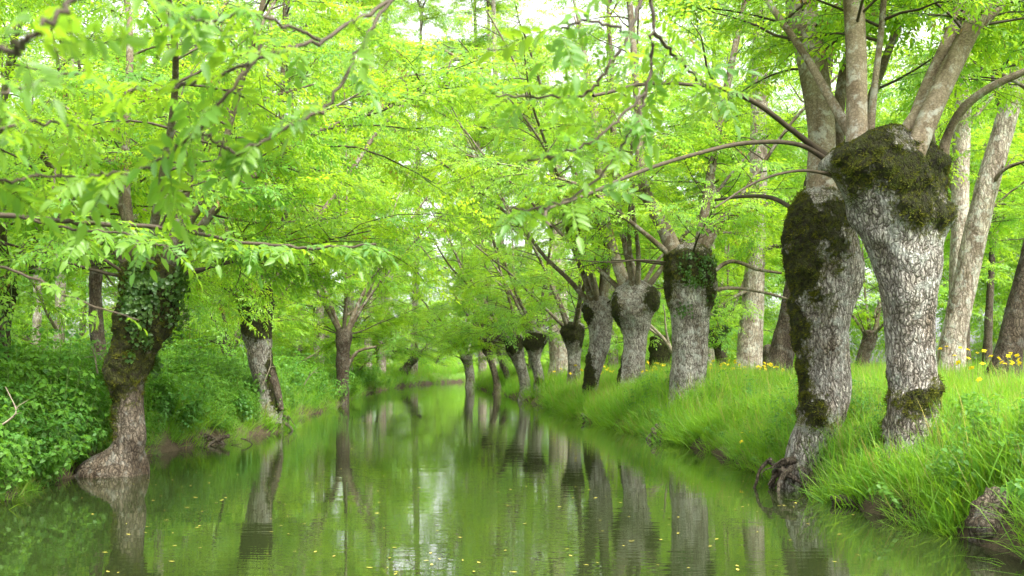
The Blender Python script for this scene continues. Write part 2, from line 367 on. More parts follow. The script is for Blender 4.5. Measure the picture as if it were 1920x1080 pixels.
MOSS = [tuft_source('moss_shape', 71+k, 22, .016+.005*k, .014, .0045, (.2, 1.5)) for k in range(3)]
for mo in MOSS: mo.data.materials.clear(); mo.data.materials.append(M['moss'])
def ivy_source(name, seed):
    rs = np.random.default_rng(seed); vs, fs, ms, n = [], [], [], 0
    for k in range(7):
        s = rs.uniform(.035, .06); v, f = ovate(s, s*.8, rs); m = rotm(rs.uniform(-.4, .4), rs.uniform(.1, .9), rs.uniform(-2, 2))
        vs.append(v@m.T+np.array([rs.uniform(-.06, .06), rs.uniform(-.06, .06), rs.uniform(.01, .05)])); fs.append(f+n); ms += [0]*len(f); n += len(v)
    return mk_source(name, vs, fs, ms, [M['ivy']])
IVY = [ivy_source('ivy_shape', 91+k) for k in range(2)]
CLUMPLEAF = [spray_source('wood_spray_shape', 111+k, 11, .7, 0) for k in range(3)]

def scatter_group(name, sources):
    ng = bpy.data.node_groups.new(name, 'GeometryNodeTree')
    ng.interface.new_socket('Geometry', in_out='INPUT', socket_type='NodeSocketGeometry')
    ng.interface.new_socket('Geometry', in_out='OUTPUT', socket_type='NodeSocketGeometry')
    i = ng.nodes.new('NodeGroupInput'); o = ng.nodes.new('NodeGroupOutput'); L = ng.links
    gi = ng.nodes.new('GeometryNodeGeometryToInstance')
    for s in sources:
        q = ng.nodes.new('GeometryNodeObjectInfo'); q.inputs['Object'].default_value = s; L.new(q.outputs['Geometry'], gi.inputs[0])
    ip = ng.nodes.new('GeometryNodeInstanceOnPoints'); ip.inputs['Pick Instance'].default_value = True
    a = ng.nodes.new('GeometryNodeInputNamedAttribute'); a.data_type = 'FLOAT_VECTOR'; a.inputs['Name'].default_value = 'rot'
    e = ng.nodes.new('FunctionNodeEulerToRotation'); L.new(a.outputs[0], e.inputs[0]); L.new(e.outputs[0], ip.inputs['Rotation'])
    b = ng.nodes.new('GeometryNodeInputNamedAttribute'); b.data_type = 'FLOAT'; b.inputs['Name'].default_value = 'size'; L.new(b.outputs[0], ip.inputs['Scale'])
    c = ng.nodes.new('GeometryNodeInputNamedAttribute'); c.data_type = 'INT'; c.inputs['Name'].default_value = 'pick'; L.new(c.outputs[0], ip.inputs['Instance Index'])
    L.new(i.outputs[0], ip.inputs['Points']); L.new(gi.outputs[0], ip.inputs['Instance']); L.new(ip.outputs[0], o.inputs[0])
    return ng, len(sources)
G = {k: scatter_group(k, s) for k, s in dict(leaves=SPRAYS, herbs=NETTLES, grass=TUFTS, moss=MOSS, ivy=IVY, wood=CLUMPLEAF).items()}
def scatter(name, kind, pts, rot, size, parent=None, origin=(0, 0, 0)):
    ng, n = G[kind]; pts = np.asarray(pts, float)-np.asarray(origin, float)
    me = bpy.data.meshes.new(name); me.vertices.add(len(pts)); me.vertices.foreach_set('co', pts.astype(np.float32).ravel())
    me.attributes.new('rot', 'FLOAT_VECTOR', 'POINT').data.foreach_set('vector', np.asarray(rot, np.float32).ravel())
    me.attributes.new('size', 'FLOAT', 'POINT').data.foreach_set('value', np.broadcast_to(np.asarray(size, np.float32), (len(pts),)).copy())
    me.attributes.new('pick', 'INT', 'POINT').data.foreach_set('value', rng.integers(0, n, len(pts)).astype(np.int32))
    o = link(name, me, parent); md = o.modifiers.new('scatter', 'NODES'); md.node_group = ng; o['kind'] = 'stuff'
    return o

# ------------------------------------------------------------------ trees
def trunk_mesh(C, r, ns, nr, seed, lump=.12, flute=.06, moss=None, burls=(), flare=0, knobs=0):
    C = np.asarray(C, float); Cs = catmull(C, nr); rs_ = catmull(np.stack([r, r, r], 1), nr)[:, 0]
    rs_ = np.maximum(rs_, .004)
    top = np.linspace(0, 1, nr)
    Cc, A, B, th = rings(Cs, rs_, ns, True)
    dirs = np.cos(th)[None, :, None]*A[:, None]+np.sin(th)[None, :, None]*B[:, None]
    base = Cs[:, None]+rs_[:, None, None]*dirs
    p = base.reshape(-1, 3)
    rr = np.repeat(rs_, ns)
    k = fbm(p*2.2+seed*7.3, seed, 3)*lump*2 + fbm(p*np.array([6, 6, 1.6])+seed, seed+9, 3)*flute*2 + fbm(p*np.array([22, 22, 9])+seed, seed+19, 2)*.035
    bl = np.zeros(len(p))
    for (bp_, br, bh) in burls:
        d2 = ((p-np.asarray(bp_))**2).sum(1); bl += bh*np.exp(-d2/(br*br))
    for q in range(knobs):
        kr = np.random.default_rng(seed*31+q); row = int(nr*kr.uniform(.62, .97)); cidx = row*ns+kr.integers(0, ns); rk = rs_[row]
        bl += rk*kr.uniform(.06, .17)*np.exp(-((p-p[cidx])**2).sum(1)/(rk*kr.uniform(.22, .42))**2)
    if flare:
        t0 = np.clip(1-top/.16, 0, 1); ang = np.tile(th, nr)
        bl += np.repeat(t0, ns)**1.5*flare*(.35+.65*np.maximum(0, np.sin(ang*3+seed)*.6+np.sin(ang*5+seed*2)*.5))*rr
    Vt = p + dirs.reshape(-1, 3)*(rr*k+bl)[:, None]
    Fq = tube_faces(nr, ns)
    m = np.zeros(len(Vt)) if moss is None else moss(Vt)
    ms_ = np.clip((m-.3)/.25, 0, 1); Vt = Vt+dirs.reshape(-1, 3)*(ms_*(.012+.06*(fbm(Vt*9, 8, 3)+.25))*np.minimum(1, rr/.2))[:, None]
    # close the head
    tc = Vt[-ns:].mean(0); Vt = np.vstack([Vt, tc]); m = np.append(m, m[-ns:].mean()); ti = len(Vt)-1
    q = np.arange(ns)+(nr-1)*ns; cap = np.stack([q, np.roll(q, -1), np.full(ns, ti), np.full(ns, ti)], 1)
    return Vt, Fq, cap[:, :3], m
def px_of(V): return 960+V[:, 0]/V[:, 1]*F, HOR-(V[:, 2]-CAMZ)/V[:, 1]*F
def grow_branch(start, direction, length, n, droop, wob, rs):
    d = np.asarray(direction, float); d = d/np.linalg.norm(d); st = length/(n-1); p = np.asarray(start, float); out = [p]
    for k in range(n-1):
        d = d+rs.normal(0, wob, 3)+np.array([0, 0, -droop]); d = d/np.linalg.norm(d); p = p+d*st; out.append(p)
    return np.array(out)
def leaf_rot(d, rs):
    d = d/np.linalg.norm(d); return (rs.normal(0, .45), -math.asin(np.clip(d[2]*.7-.12, -1, 1)), math.atan2(d[1], d[0])+rs.normal(0, .3))
def tree(name, label, d, pts, bark='bark_grey', limbs=(), nlimb=6, nlow=3, llen=(4.5, 6.5), lr=.07, bias=(0, 0), elev=(45, 78), low_len=(2.2, 3.8),
         moss=(), ns=40, nr=70, seed=1, lump=.12, flute=.06, flare=.5, burls=(), dens=1., n2=12, ivy=0, ivy_box=None, mosstuft=0, lsize=1.0,
         limb_mat='limb', crown=True, slope=0., leafstart=.25, head=True, zmin=-1e9, category='tree', free_base=False, clear=0., zfloor=None, thick=.91, roots=(), root_mat='bark_dark', tl=0, tl0=.35, tlen=(3, 5)):
    rs = np.random.default_rng(seed*101+3)
    C = np.array([P(a, b, d+slope*(pts[0][1]-b)/F*d) for a, b, c in pts]); r = np.array([c/2*d/F for a, b, c in pts])*thick
    if not free_base:
        zb = gz(C[0][0], C[0][1])-.12
        if C[0][2] > zb:
            C = np.vstack([[C[0][0], C[0][1], zb], C]); r = np.append(r[0]*1.12, r)
    base = np.array([C[0][0], C[0][1], max(C[0][2], -.3)])
    root = tag(empty(name, base), label, category)
    if head:   # rounded pollard head
        C = np.vstack([C, C[-1]+(C[-1]-C[-2])/np.linalg.norm(C[-1]-C[-2])*r[-1]*.45]); r = np.append(r, r[-1]*.55)
    mossf = None
    if moss:
        def mossf(Vt):
            x, y = px_of(Vt); v = np.zeros(len(Vt))
            for (a, b, rx, ry, s) in moss: v = np.maximum(v, s*np.exp(-(((x-a)/rx)**2+((y-b)/ry)**2)))
            return np.clip(v+.42*fbm(Vt*4.5, 3, 4)+.2*fbm(Vt*15, 4, 3), 0, 1)*.75
    bw = [(P(a, b, d-c_), rr_*d/F, hh_*d/F) for (a, b, c_, rr_, hh_) in burls]
    Vt, Fq, cap, m = trunk_mesh(C, r, ns, nr, seed, lump, flute, mossf, bw, flare, 14 if head else 0)
    me = bpy.data.meshes.new('trunk')
    tri = [tuple(q) for q in Fq.tolist()]+[tuple(q) for q in cap.tolist()]
    me.from_pydata((Vt-base).tolist(), [], tri); me.polygons.foreach_set('use_smooth', np.ones(len(tri), bool)); me.materials.append(M[bark])
    me.attributes.new('moss', 'FLOAT', 'POINT').data.foreach_set('value', m.astype(np.float32))
    tr = link('trunk', me, root)
    if mosstuft and moss:
        idx = np.where(m > .28)[0]; k = min(mosstuft, len(idx)*6); q = rng.choice(idx, k)
        nrm = np.zeros((len(me.vertices), 3), np.float32); me.vertices.foreach_get('normal', nrm.ravel()); nv = np.zeros(len(me.vertices)*3, np.float32); me.vertices.foreach_get('normal', nv); nv = nv.reshape(-1, 3)
        jit = rng.normal(0, .012, (k, 3)); nn = nv[q]
        rot = np.stack([np.zeros(k), np.arccos(np.clip(nn[:, 2], -1, 1))*.85, np.arctan2(nn[:, 1], nn[:, 0])], 1)
        scatter('moss', 'moss', Vt[q]+jit*.8-nn*.002, rot, rng.uniform(.7, 1.7, k), root, base)
    if ivy:
        x, y = px_of(Vt); a0, b0, a1, b1 = ivy_box
        idx = np.where((x > a0) & (x < a1) & (y > b0) & (y < b1) & (fbm(Vt*3.1, 31, 3) > -.12))[0]
        if len(idx):
            nv = np.zeros(len(me.vertices)*3, np.float32); me.vertices.foreach_get('normal', nv); nv = nv.reshape(-1, 3); q = rng.choice(idx, ivy); nn = nv[q]
            rot = np.stack([rng.normal(0, .3, ivy), np.arccos(np.clip(nn[:, 2], -1, 1)), np.arctan2(nn[:, 1], nn[:, 0])], 1)
            scatter('ivy', 'ivy', Vt[q]+nn*rng.uniform(.0, .08, ivy)[:, None], rot, rng.uniform(.7, 1.4, ivy), root, base)
    for rp in roots:
        A = catmull(np.array([P(a, b, d+dd) for a, b, c, dd in rp]), 20); w_ = catmull(np.array([[c/2*(d+dd)/F]*3 for a, b, c, dd in rp]), 20)[:, 0]
        Vr, Fr, cr, _ = trunk_mesh(A, w_, 26, 40, seed+5, .12, .06); mr = bpy.data.meshes.new('root'); fl = Fr.tolist()+cr.tolist(); mr.from_pydata((Vr-base).tolist(), [], fl); mr.polygons.foreach_set('use_smooth', np.ones(len(fl), bool)); mr.materials.append(M[root_mat]); link('root', mr, root)
    # limbs
    hd = C[-2] if head else C[-1]; hr = r[-2] if head else r[-1]
    LIMBS = []
    for lb in limbs:   # drawn limbs: list of (px, py, width, depth offset), then carried on upwards
        A = np.array([P(a, b, d+dd) for a, b, c, dd in lb['p']]); w_ = np.array([c/2*(d+dd)/F for a, b, c, dd in lb['p']])
        A = catmull(A, 6*len(A)); w_ = catmull(np.stack([w_]*3, 1), len(A))[:, 0]; w_ = w_*.93
        if lb.get('ext', 0):
            dr = A[-1]-A[-3]; dr[2] = dr[2]+lb.get('lift', 0); E = grow_branch(A[-1], dr, lb['ext'], 8, lb.get('droop', .02), .07, rs)
            A = np.vstack([A, E[1:]]); w_ = np.append(w_, np.linspace(w_[-1], max(.012, w_[-1]*.3), 7))
        LIMBS.append((A, w_, lb.get('start', .35), lb.get('n', n2), lb.get('mat', limb_mat)))
    for k in range(nlimb):
        az = k*6.283/max(nlimb, 1)+rs.uniform(-.4, .4); el = R(rs.uniform(*elev))
        dr = np.array([math.cos(az)*math.cos(el)+bias[0], math.sin(az)*math.cos(el)+bias[1], math.sin(el)])
        st = hd+np.array([math.cos(az), math.sin(az), 0])*hr*.55-np.array([0, 0, hr*.35])
        ln = rs.uniform(*llen); A = catmull(grow_branch(st, dr, ln, 9, .035, .09, rs), 22)
        rad = lr*rs.uniform(.65, 1.15)*(1-.8*np.linspace(0, 1, 22)**.9)*(1+.45*np.exp(-np.arange(22)/1.5))
        LIMBS.append((A, rad, leafstart, n2, limb_mat))
    for k in range(nlow):
        az = rs.uniform(0, 6.283); el = R(rs.uniform(0, 28))
        dr = np.array([math.cos(az)*math.cos(el)+bias[0]*1.2, math.sin(az)*math.cos(el)+bias[1]*1.2, math.sin(el)])
        st = hd+np.array([math.cos(az), math.sin(az), 0])*hr*.7-np.array([0, 0, hr*.5])
        A = catmull(grow_branch(st, dr, rs.uniform(*low_len), 7, .03, .10, rs), 16)
        LIMBS.append((A, .022*(1-.75*np.linspace(0, 1, 16)), .2, int(n2*.7), limb_mat))
    Cf = catmull(C, 40)
    for k in range(tl):      # limbs along the stem of an unpollarded tree
        t = tl0+(1-tl0)*(k+.5)/tl; st = Cf[int(t*39)]; az = k*2.4+rs.uniform(-.4, .4); el = R(rs.uniform(5, 55)); ln = rs.uniform(*tlen)*(1.1-.6*(t-tl0)/(1-tl0))
        A = catmull(grow_branch(st, (math.cos(az)*math.cos(el)+bias[0], math.sin(az)*math.cos(el)+bias[1], math.sin(el)), ln, 8, .03, .1, rs), 16)
        LIMBS.append((A, lr*.6*(1-.8*np.linspace(0, 1, 16)), .15, n2, limb_mat))
    tw = Geo(); pts_, rots, ss = [], [], []
    for A, w_, s0, nn, lm in LIMBS:
        g = Geo(); g.tube(A, w_, 10 if w_.max() > .04 else 6); link('limb', g.mesh('limb', M[lm if w_.max() > .035 else 'twig'], base), root)
        if not crown: continue
        T = np.gradient(A, axis=0); T /= np.linalg.norm(T, axis=1)[:, None]
        L_ = np.linalg.norm(np.diff(A, axis=0), axis=1).sum()
        for q in range(int(nn*dens)):
            t = s0+(1-s0)*(q+rs.random())/max(1, int(nn*dens)); i = min(len(A)-1, int(t*(len(A)-1)))
            az = rs.uniform(0, 6.283); out = np.array([math.cos(az), math.sin(az), rs.uniform(-.25, .55)])
            dr = T[i]*.55+out; ln = rs.uniform(.9, 2.0)*(1.15-.5*t)
            if A[i][2] < zmin: continue
            B2 = grow_branch(A[i], dr, ln, 6, .07, .14, rs)
            if clear and ((np.hypot(B2[:, 0]-hd[0], B2[:, 1]-hd[1]) < clear) & (B2[:, 2] < hd[2]+.95) & (B2[:, 1] < hd[1]+.5)).any(): continue
            if zfloor is not None and B2[:, 2].min() < hd[2]+zfloor: continue
            tw.tube(B2, np.linspace(min(.016, w_[i]*.7), .004, 6), 4)
            for u in range(max(2, int(ln/.22))):
                tt = .2+.8*(u+rs.random())/max(2, int(ln/.22)); f = tt*5; k0 = min(4, int(f)); p = B2[k0]+(B2[k0+1]-B2[k0])*(f-k0)
                dd = (B2[k0+1]-B2[k0]); dd = dd/np.linalg.norm(dd); side = np.array([-dd[1], dd[0], 0])*rs.choice([-1, 1])*rs.uniform(.3, 1.1)
                d3 = dd+side+np.array([0, 0, rs.uniform(-.3, .25)])
                pts_.append(p); rots.append(leaf_rot(d3, rs)); ss.append(rs.uniform(.75, 1.25)*lsize)
    if tw.V: b_ = link('branches', tw.mesh('branches', M['twig'], base), root); b_['kind'] = 'stuff'
    if pts_: scatter('crown', 'leaves', np.array(pts_), np.array(rots), np.array(ss), root, base)
    return root

# ---- right bank, from the camera outwards
tree('pollard_ash', 'big pale pollard ash with bulging mossy head, nearest trunk on the right bank', 9.4,
     [(1705, 870, 118), (1710, 800, 112), (1712, 740, 108), (1710, 680, 108), (1706, 610, 114), (1704, 560, 122), (1702, 510, 146), (1695, 455, 162), (1682, 400, 176), (1668, 350, 184), (1660, 305, 176), (1648, 268, 128)],
     'bark_grey', nlimb=2, nlow=0, elev=(60, 75), ns=150, nr=260, seed=2, lump=.07, flute=.05, flare=.35, thick=.83, n2=16, clear=1.6, zfloor=.2, limb_mat='limb_pale', zmin=2.9,
     moss=[(1620, 270, 75, 70, 1.25), (1615, 335, 45, 45, .9), (1680, 310, 70, 55, 1.2), (1745, 320, 60, 90, 1.25), (1720, 385, 45, 50, 1.2), (1765, 400, 35, 40, 1.0), (1725, 755, 40, 35, 1.0), (1655, 760, 8, 110, 1.1), (1752, 740, 22, 40, .8)],
     burls=[(1762, 408, .1, 32, 26), (1748, 312, .0, 46, 38), (1588, 285, .0, 42, 34), (1640, 262, .2, 30, 20), (1725, 390, .35, 22, 9), (1710, 485, .2, 24, 11), (1615, 300, .1, 45, 26), (1690, 555, .25, 30, 8), (1590, 290, -.05, 30, 16)], mosstuft=5200,
     limbs=[dict(p=[(1622, 372, 10, -.2), (1614, 335, 34, -.2), (1608, 290, 48, -.17), (1606, 230, 44, -.14), (1606, 120, 42, -.1), (1600, 0, 42, 0), (1590, -120, 40, .1)], ext=4.5, n=18, start=.45),
            dict(p=[(1680, 395, 10, -.30), (1690, 358, 34, -.31), (1702, 315, 50, -.30), (1724, 262, 44, -.24), (1755, 190, 42, -.15), (1800, 95, 40, -.1), (1858, -20, 36, 0)], ext=5, n=18, start=.45),
            dict(p=[(1690, 330, 40, 0), (1706, 250, 28, .05), (1738, 165, 28, .1), (1785, 60, 27, .15), (1812, -30, 25, .2)], ext=4, n=14, start=.5),
            dict(p=[(1765, 320, 30, .15), (1775, 260, 19, .15), (1805, 205, 18, 0), (1855, 165, 17, -.2), (1925, 132, 15, -.4)], ext=2.5, n=12, start=.5),
            dict(p=[(1570, 310, 20, .1), (1525, 275, 14, 0), (1480, 240, 11, -.3), (1420, 195, 10, -.6), (1350, 165, 9, -1), (1285, 158, 7, -1.4)], ext=1.2, n=14, start=.3, droop=.06, mat='twig'),
            dict(p=[(1575, 318, 16, .1), (1500, 272, 10, -.2), (1400, 268, 9, -.8), (1300, 290, 8, -1.6), (1200, 322, 8, -2.6), (1100, 365, 7, -3.4), (1030, 390, 6, -4)], ext=.5, n=18, start=.3, droop=.02, mat='twig'),
            dict(p=[(1630, 260, 20, .1), (1640, 160, 14, .1), (1652, 60, 13, .1), (1660, -40, 12, .1)], ext=2.5, n=10, start=.4),
            dict(p=[(1575, 330, 9, 0), (1500, 320, 6, -.4), (1420, 340, 5, -.8), (1340, 390, 4, -1.2)], n=6, start=.3, mat='twig')])
tree('pollard_ash', 'leaning pollard ash thickly coated in moss, rooted at the water behind the big right trunk', 10.75,
     [(1485, 935, 60), (1492, 905, 62), (1505, 860, 78), (1532, 800, 102), (1548, 740, 112), (1548, 680, 114), (1542, 620, 122), (1545, 560, 138), (1548, 500, 146), (1543, 440, 138), (1540, 395, 116), (1540, 365, 90)],
     'bark_grey', nlimb=1, nlow=0, elev=(60, 75), ns=130, thick=.81, clear=1.5, zfloor=.2, nr=240, seed=4, lump=.08, flute=.05, flare=1.1, n2=14, free_base=True, zmin=2.9,
     moss=[(1500, 420, 75, 70, 1.1), (1560, 400, 60, 50, 1.0), (1500, 510, 55, 90, 1.1), (1490, 610, 38, 90, 1.1), (1505, 700, 26, 70, .95), (1530, 770, 36, 40, 1.0), (1570, 460, 40, 60, .8), (1508, 830, 30, 30, .5)],
     burls=[(1590, 520, .0, 45, 14), (1490, 430, .1, 60, 14)], mosstuft=5200,
     limbs=[dict(p=[(1542, 430, 80, .0), (1540, 330, 60, 0), (1540, 240, 56, .05), (1525, 130, 60, .1), (1505, 30, 62, .15), (1490, -60, 56, .2)], ext=5.5, n=20, start=.5, mat='limb_pale'),
            dict(p=[(1575, 330, 30, .25), (1572, 220, 24, .3), (1590, 110, 22, .35), (1640, 20, 20, .4), (1680, -60, 18, .5)], ext=3.5, n=12, start=.5),
            dict(p=[(1500, 400, 10, .1), (1450, 372, 9, .4), (1400, 368, 7, .6), (1340, 375, 5, .8)], n=8, start=.3)])
tree('pollard_ash', 'moss-capped pollard ash with leafy shoots on its head, third trunk on right bank', 19,
     [(1290, 790, 84), (1290, 740, 78), (1292, 690, 74), (1293, 640, 73), (1294, 590, 80), (1293, 550, 92), (1292, 510, 94), (1288, 475, 84)],
     'bark_grey', nlimb=2, nlow=3, ns=90, nr=140, seed=5, lump=.07, flute=.05, flare=.4, n2=15, clear=.7, zfloor=-.1, bias=(-.1, 0), low_len=(2, 3.2),
     moss=[(1265, 500, 50, 50, 1.1), (1320, 500, 45, 55, 1.1), (1290, 480, 60, 25, 1.1), (1255, 545, 16, 40, .9), (1330, 550, 18, 40, .9)], mosstuft=2600,
     ivy=160, ivy_box=(1275, 480, 1335, 590), burls=[(1258, 530, .1, 22, 6), (1330, 545, .1, 22, 8)],
     limbs=[dict(p=[(1272, 520, 40, 0), (1262, 470, 36, 0), (1246, 430, 30, 0), (1212, 365, 24, 0), (1200, 300, 18, 0), (1197, 220, 16, .1), (1190, 120, 14, .2), (1180, 0, 12, .4)], ext=3, n=20, start=.3),
            dict(p=[(1304, 520, 34, 0), (1310, 470, 24, 0), (1318, 420, 20, 0), (1332, 330, 18, .1), (1352, 220, 16, .2), (1378, 90, 13, .3)], ext=3.5, n=18, start=.3),
            dict(p=[(1310, 520, 30, .1), (1320, 470, 24, .1), (1338, 425, 20, .1), (1378, 398, 17, 0), (1440, 385, 14, -.3), (1500, 370, 10, -.5)], ext=1.5, n=10, start=.3),
            dict(p=[(1325, 520, 10, 0), (1370, 490, 8, .1), (1420, 505, 7, .2), (1465, 512, 5, .3)], n=7, start=.3),
            dict(p=[(1330, 545, 10, 0), (1375, 540, 7, .3), (1430, 548, 6, .5), (1475, 560, 5, .6)], n=7, start=.3)])
tree('pollard_ash', 'pale pollard ash with flared double-knobbed head, fourth trunk along the right bank', 24.5,
     [(1182, 770, 80), (1184, 725, 68), (1187, 690, 55), (1190, 650, 54), (1191, 615, 62), (1189, 585, 84), (1188, 560, 90), (1188, 540, 76)],
     'bark_grey', nlimb=6, nlow=1, zfloor=.1, ns=70, nr=110, thick=.82, seed=6, lump=.08, flare=.5, n2=14, bias=(-.15, -.05), leafstart=.3, clear=.9, llen=(6, 8.5),
     moss=[(1155, 590, 15, 60, 1.0), (1160, 680, 9, 70, 1.1), (1222, 560, 18, 35, 1.1), (1175, 735, 40, 14, .9)], mosstuft=900, burls=[(1154, 580, .1, 26, 8), (1216, 565, .1, 26, 9), (1213, 610, .2, 14, 4)],
     limbs=[dict(p=[(1178, 550, 30, 0), (1150, 470, 20, 0), (1130, 380, 18, 0), (1115, 250, 14, .2)], ext=4, n=16, start=.3, mat='limb_pale'),
            dict(p=[(1195, 550, 26, .2), (1176, 470, 16, .2), (1160, 400, 15, .3), (1150, 250, 12, .4)], ext=4, n=14, start=.3)])
tree('pollard_ash', 'twisted pale pollard with mossy shoulder and dark mossy foot, left of the double-knobbed ash', 26.5,
     [(1106, 770, 42), (1108, 725, 34), (1114, 685, 38), (1124, 645, 48), (1126, 610, 56), (1120, 580, 58), (1118, 565, 48)],
     'bark_grey', nlimb=5, nlow=1, zfloor=.1, ns=60, nr=90, thick=.82, seed=7, lump=.1, flare=.4, n2=14, bias=(-.2, -.05), leafstart=.3, clear=.8, llen=(6, 8.5),
     moss=[(1103, 710, 20, 60, 1.1), (1103, 590, 16, 24, 1.0), (1125, 660, 8, 20, .5)], mosstuft=700, burls=[(1102, 592, .1, 18, 6), (1144, 575, .1, 18, 6)],
     limbs=[dict(p=[(1118, 580, 30, 0), (1098, 490, 24, 0), (1083, 420, 20, 0), (1070, 380, 18, 0)], ext=5.5, n=18, start=.3, mat='limb_pale'),
            dict(p=[(1128, 580, 22, 0), (1138, 500, 14, 0), (1140, 420, 13, 0), (1128, 300, 12, 0)], ext=4.5, n=15, start=.3, mat='limb_pale')])
tree('pollard_ash', 'slim pollard with wide dark moss head, standing between two pale right-bank trunks', 32,
     [(1076, 725, 32), (1076, 690, 28), (1076, 660, 30), (1074, 632, 44), (1073, 612, 40)], 'bark_grey', nlimb=6, nlow=2, zfloor=-.1, ns=50, nr=70, seed=8, clear=.7, llen=(6, 9), n2=11, bias=(-.2, -.1), leafstart=.15,
     moss=[(1072, 622, 34, 26, 1.2), (1092, 640, 12, 30, .8)], mosstuft=400)
tree('pollard_ash', 'broad-headed brown mossy pollard on narrow stem, right one of the close pair', 36.5,
     [(1012, 725, 26), (1010, 700, 21), (1004, 675, 24), (1003, 650, 38), (1003, 628, 44), (1004, 614, 34)], 'bark_grey', nlimb=6, nlow=4, zfloor=-.6, ns=50, nr=70, seed=9, clear=.0, llen=(6, 9), n2=11, bias=(-.2, -.1), leafstart=.15,
     moss=[(1000, 640, 34, 22, 1.2), (985, 660, 10, 20, .9), (1012, 715, 12, 14, .9)], mosstuft=400, burls=[(985, 645, .1, 10, 6), (1020, 630, .1, 10, 6)])
tree('pollard_ash', 'pollard with dark mossy head leaning left, left one of the close pair', 39,
     [(984, 722, 24), (980, 700, 22), (974, 680, 24), (966, 655, 34), (962, 636, 36)], 'bark_grey', nlimb=6, nlow=4, zfloor=-.6, ns=50, nr=70, seed=10, clear=.0, llen=(6, 9), n2=11, bias=(-.25, -.1), leafstart=.15,
     moss=[(962, 645, 32, 24, 1.2)], mosstuft=300)
tree('pollard_ash', 'thin crooked mossy pollard leaning out of the water at the far right bank', 47.5,
     [(932, 745, 18), (932, 725, 15), (927, 700, 13), (920, 675, 14), (914, 655, 19), (911, 642, 20)], 'bark_brown', nlimb=5, nlow=2, zfloor=.1, ns=40, nr=60, seed=12, llen=(6, 9), n2=11, bias=(-.25, -.1), leafstart=.1, free_base=True,
     moss=[(912, 650, 16, 16, 1.1), (935, 705, 6, 30, .9)])
tree('pollard_ash', 'far grey pollard at the waterside, leftmost trunk of the right bank', 64,
     [(883, 728, 22), (881, 705, 18), (878, 685, 18), (875, 668, 24)], 'bark_grey', nlimb=7, nlow=2, zfloor=.4, ns=36, nr=50, seed=13, llen=(7, 10), n2=9, bias=(-.2, -.1), leafstart=.1, free_base=True, lsize=1.15)
# ---- right meadow
tree('poplar_tree', 'tall pale poplar leaning right, half brown bark, behind the big pollard', 19,
     [(1772, 715, 62), (1780, 670, 50), (1795, 600, 49), (1818, 490, 48), (1845, 370, 46), (1885, 230, 42), (1925, 90, 38), (1970, -60, 34), (2040, -280, 26)], 'bark_pale', nlimb=5, nlow=0, ns=50, nr=110, seed=21, lump=.03, flare=.5, n2=14, head=False, elev=(20, 60), llen=(3, 5), lr=.05,
     limbs=[dict(p=[(1845, 370, 10, 0), (1880, 320, 8, -.3), (1930, 300, 6, -.5)], ext=2, n=10), dict(p=[(1885, 240, 12, 0), (1860, 140, 9, .3), (1840, 40, 8, .5)], ext=3, n=14), dict(p=[(1925, 90, 12, 0), (1880, -10, 9, .3)], ext=3, n=14)])
tree('poplar_tree', 'straight whitish poplar partly hidden behind the leaning poplar', 26,
     [(1792, 715, 38), (1795, 600, 36), (1798, 470, 35), (1801, 340, 34), (1805, 180, 32), (1810, 0, 30), (1815, -200, 24)], 'bark_pale', nlimb=6, nlow=0, ns=36, nr=70, seed=22, lump=.03, n2=13, head=False, elev=(15, 60), llen=(3.5, 5.5), lr=.06,
     limbs=[dict(p=[(1800, 380, 10, 0), (1760, 300, 8, .5), (1740, 200, 7, 1)], ext=3, n=14), dict(p=[(1803, 250, 10, 0), (1860, 180, 8, .5)], ext=3, n=14)])
tree('poplar_tree', 'thick dark brown trunk leaning right at the right edge of the picture', 14.5,
     [(1882, 715, 78), (1890, 670, 58), (1905, 600, 52), (1925, 525, 50), (1950, 420, 46), (1985, 250, 42), (2030, 50, 36)], 'bark_dark', nlimb=5, nlow=0, ns=50, nr=80, seed=23, lump=.05, flare=.6, n2=13, head=False, elev=(20, 60), llen=(3, 5),
     limbs=[dict(p=[(1985, 250, 12, 0), (1940, 180, 9, .2), (1880, 140, 7, .3), (1840, 130, 5, .4)], ext=1, n=16)])
tree('poplar_tree', 'stout pale poplar with brown left side standing alone in the meadow', 29,
     [(1400, 712, 66), (1404, 670, 54), (1408, 620, 50), (1412, 560, 44), (1416, 480, 40), (1420, 380, 38), (1424, 200, 34), (1428, 0, 28)], 'bark_pale', nlimb=7, nlow=0, ns=50, nr=90, seed=24, lump=.03, flare=.4, n2=13, head=False, elev=(15, 60), llen=(4, 6), lr=.07,
     limbs=[dict(p=[(1414, 540, 8, 0), (1370, 560, 7, -.5), (1330, 590, 5, -1)], n=10, start=.2), dict(p=[(1418, 470, 10, 0), (1470, 460, 8, -.6), (1520, 470, 5, -1)], n=12, start=.2), dict(p=[(1418, 440, 9, 0), (1370, 420, 8, .6), (1320, 430, 5, 1)], n=12, start=.2)])
tree('poplar_tree', 'dark brown trunk leaning right just behind the mossy leaning pollard', 22,
     [(1455, 712, 70), (1464, 670, 52), (1480, 600, 46), (1496, 520, 42), (1512, 430, 38), (1530, 300, 34), (1550, 100, 28)], 'bark_dark', nlimb=6, nlow=0, ns=40, nr=70, seed=25, lump=.05, n2=12, head=False, elev=(20, 65), llen=(3, 5))
tree('poplar_tree', 'broad furrowed pale trunk behind the slim mossy pollards', 42,
     [(1052, 715, 60), (1052, 680, 48), (1050, 640, 46), (1048, 600, 42), (1046, 520, 36), (1044, 400, 30), (1042, 250, 24)], 'bark_pale', nlimb=7, nlow=3, ns=40, nr=60, seed=26, lump=.04, n2=14, head=False, elev=(15, 60), llen=(4, 6), lr=.08, lsize=1.1)
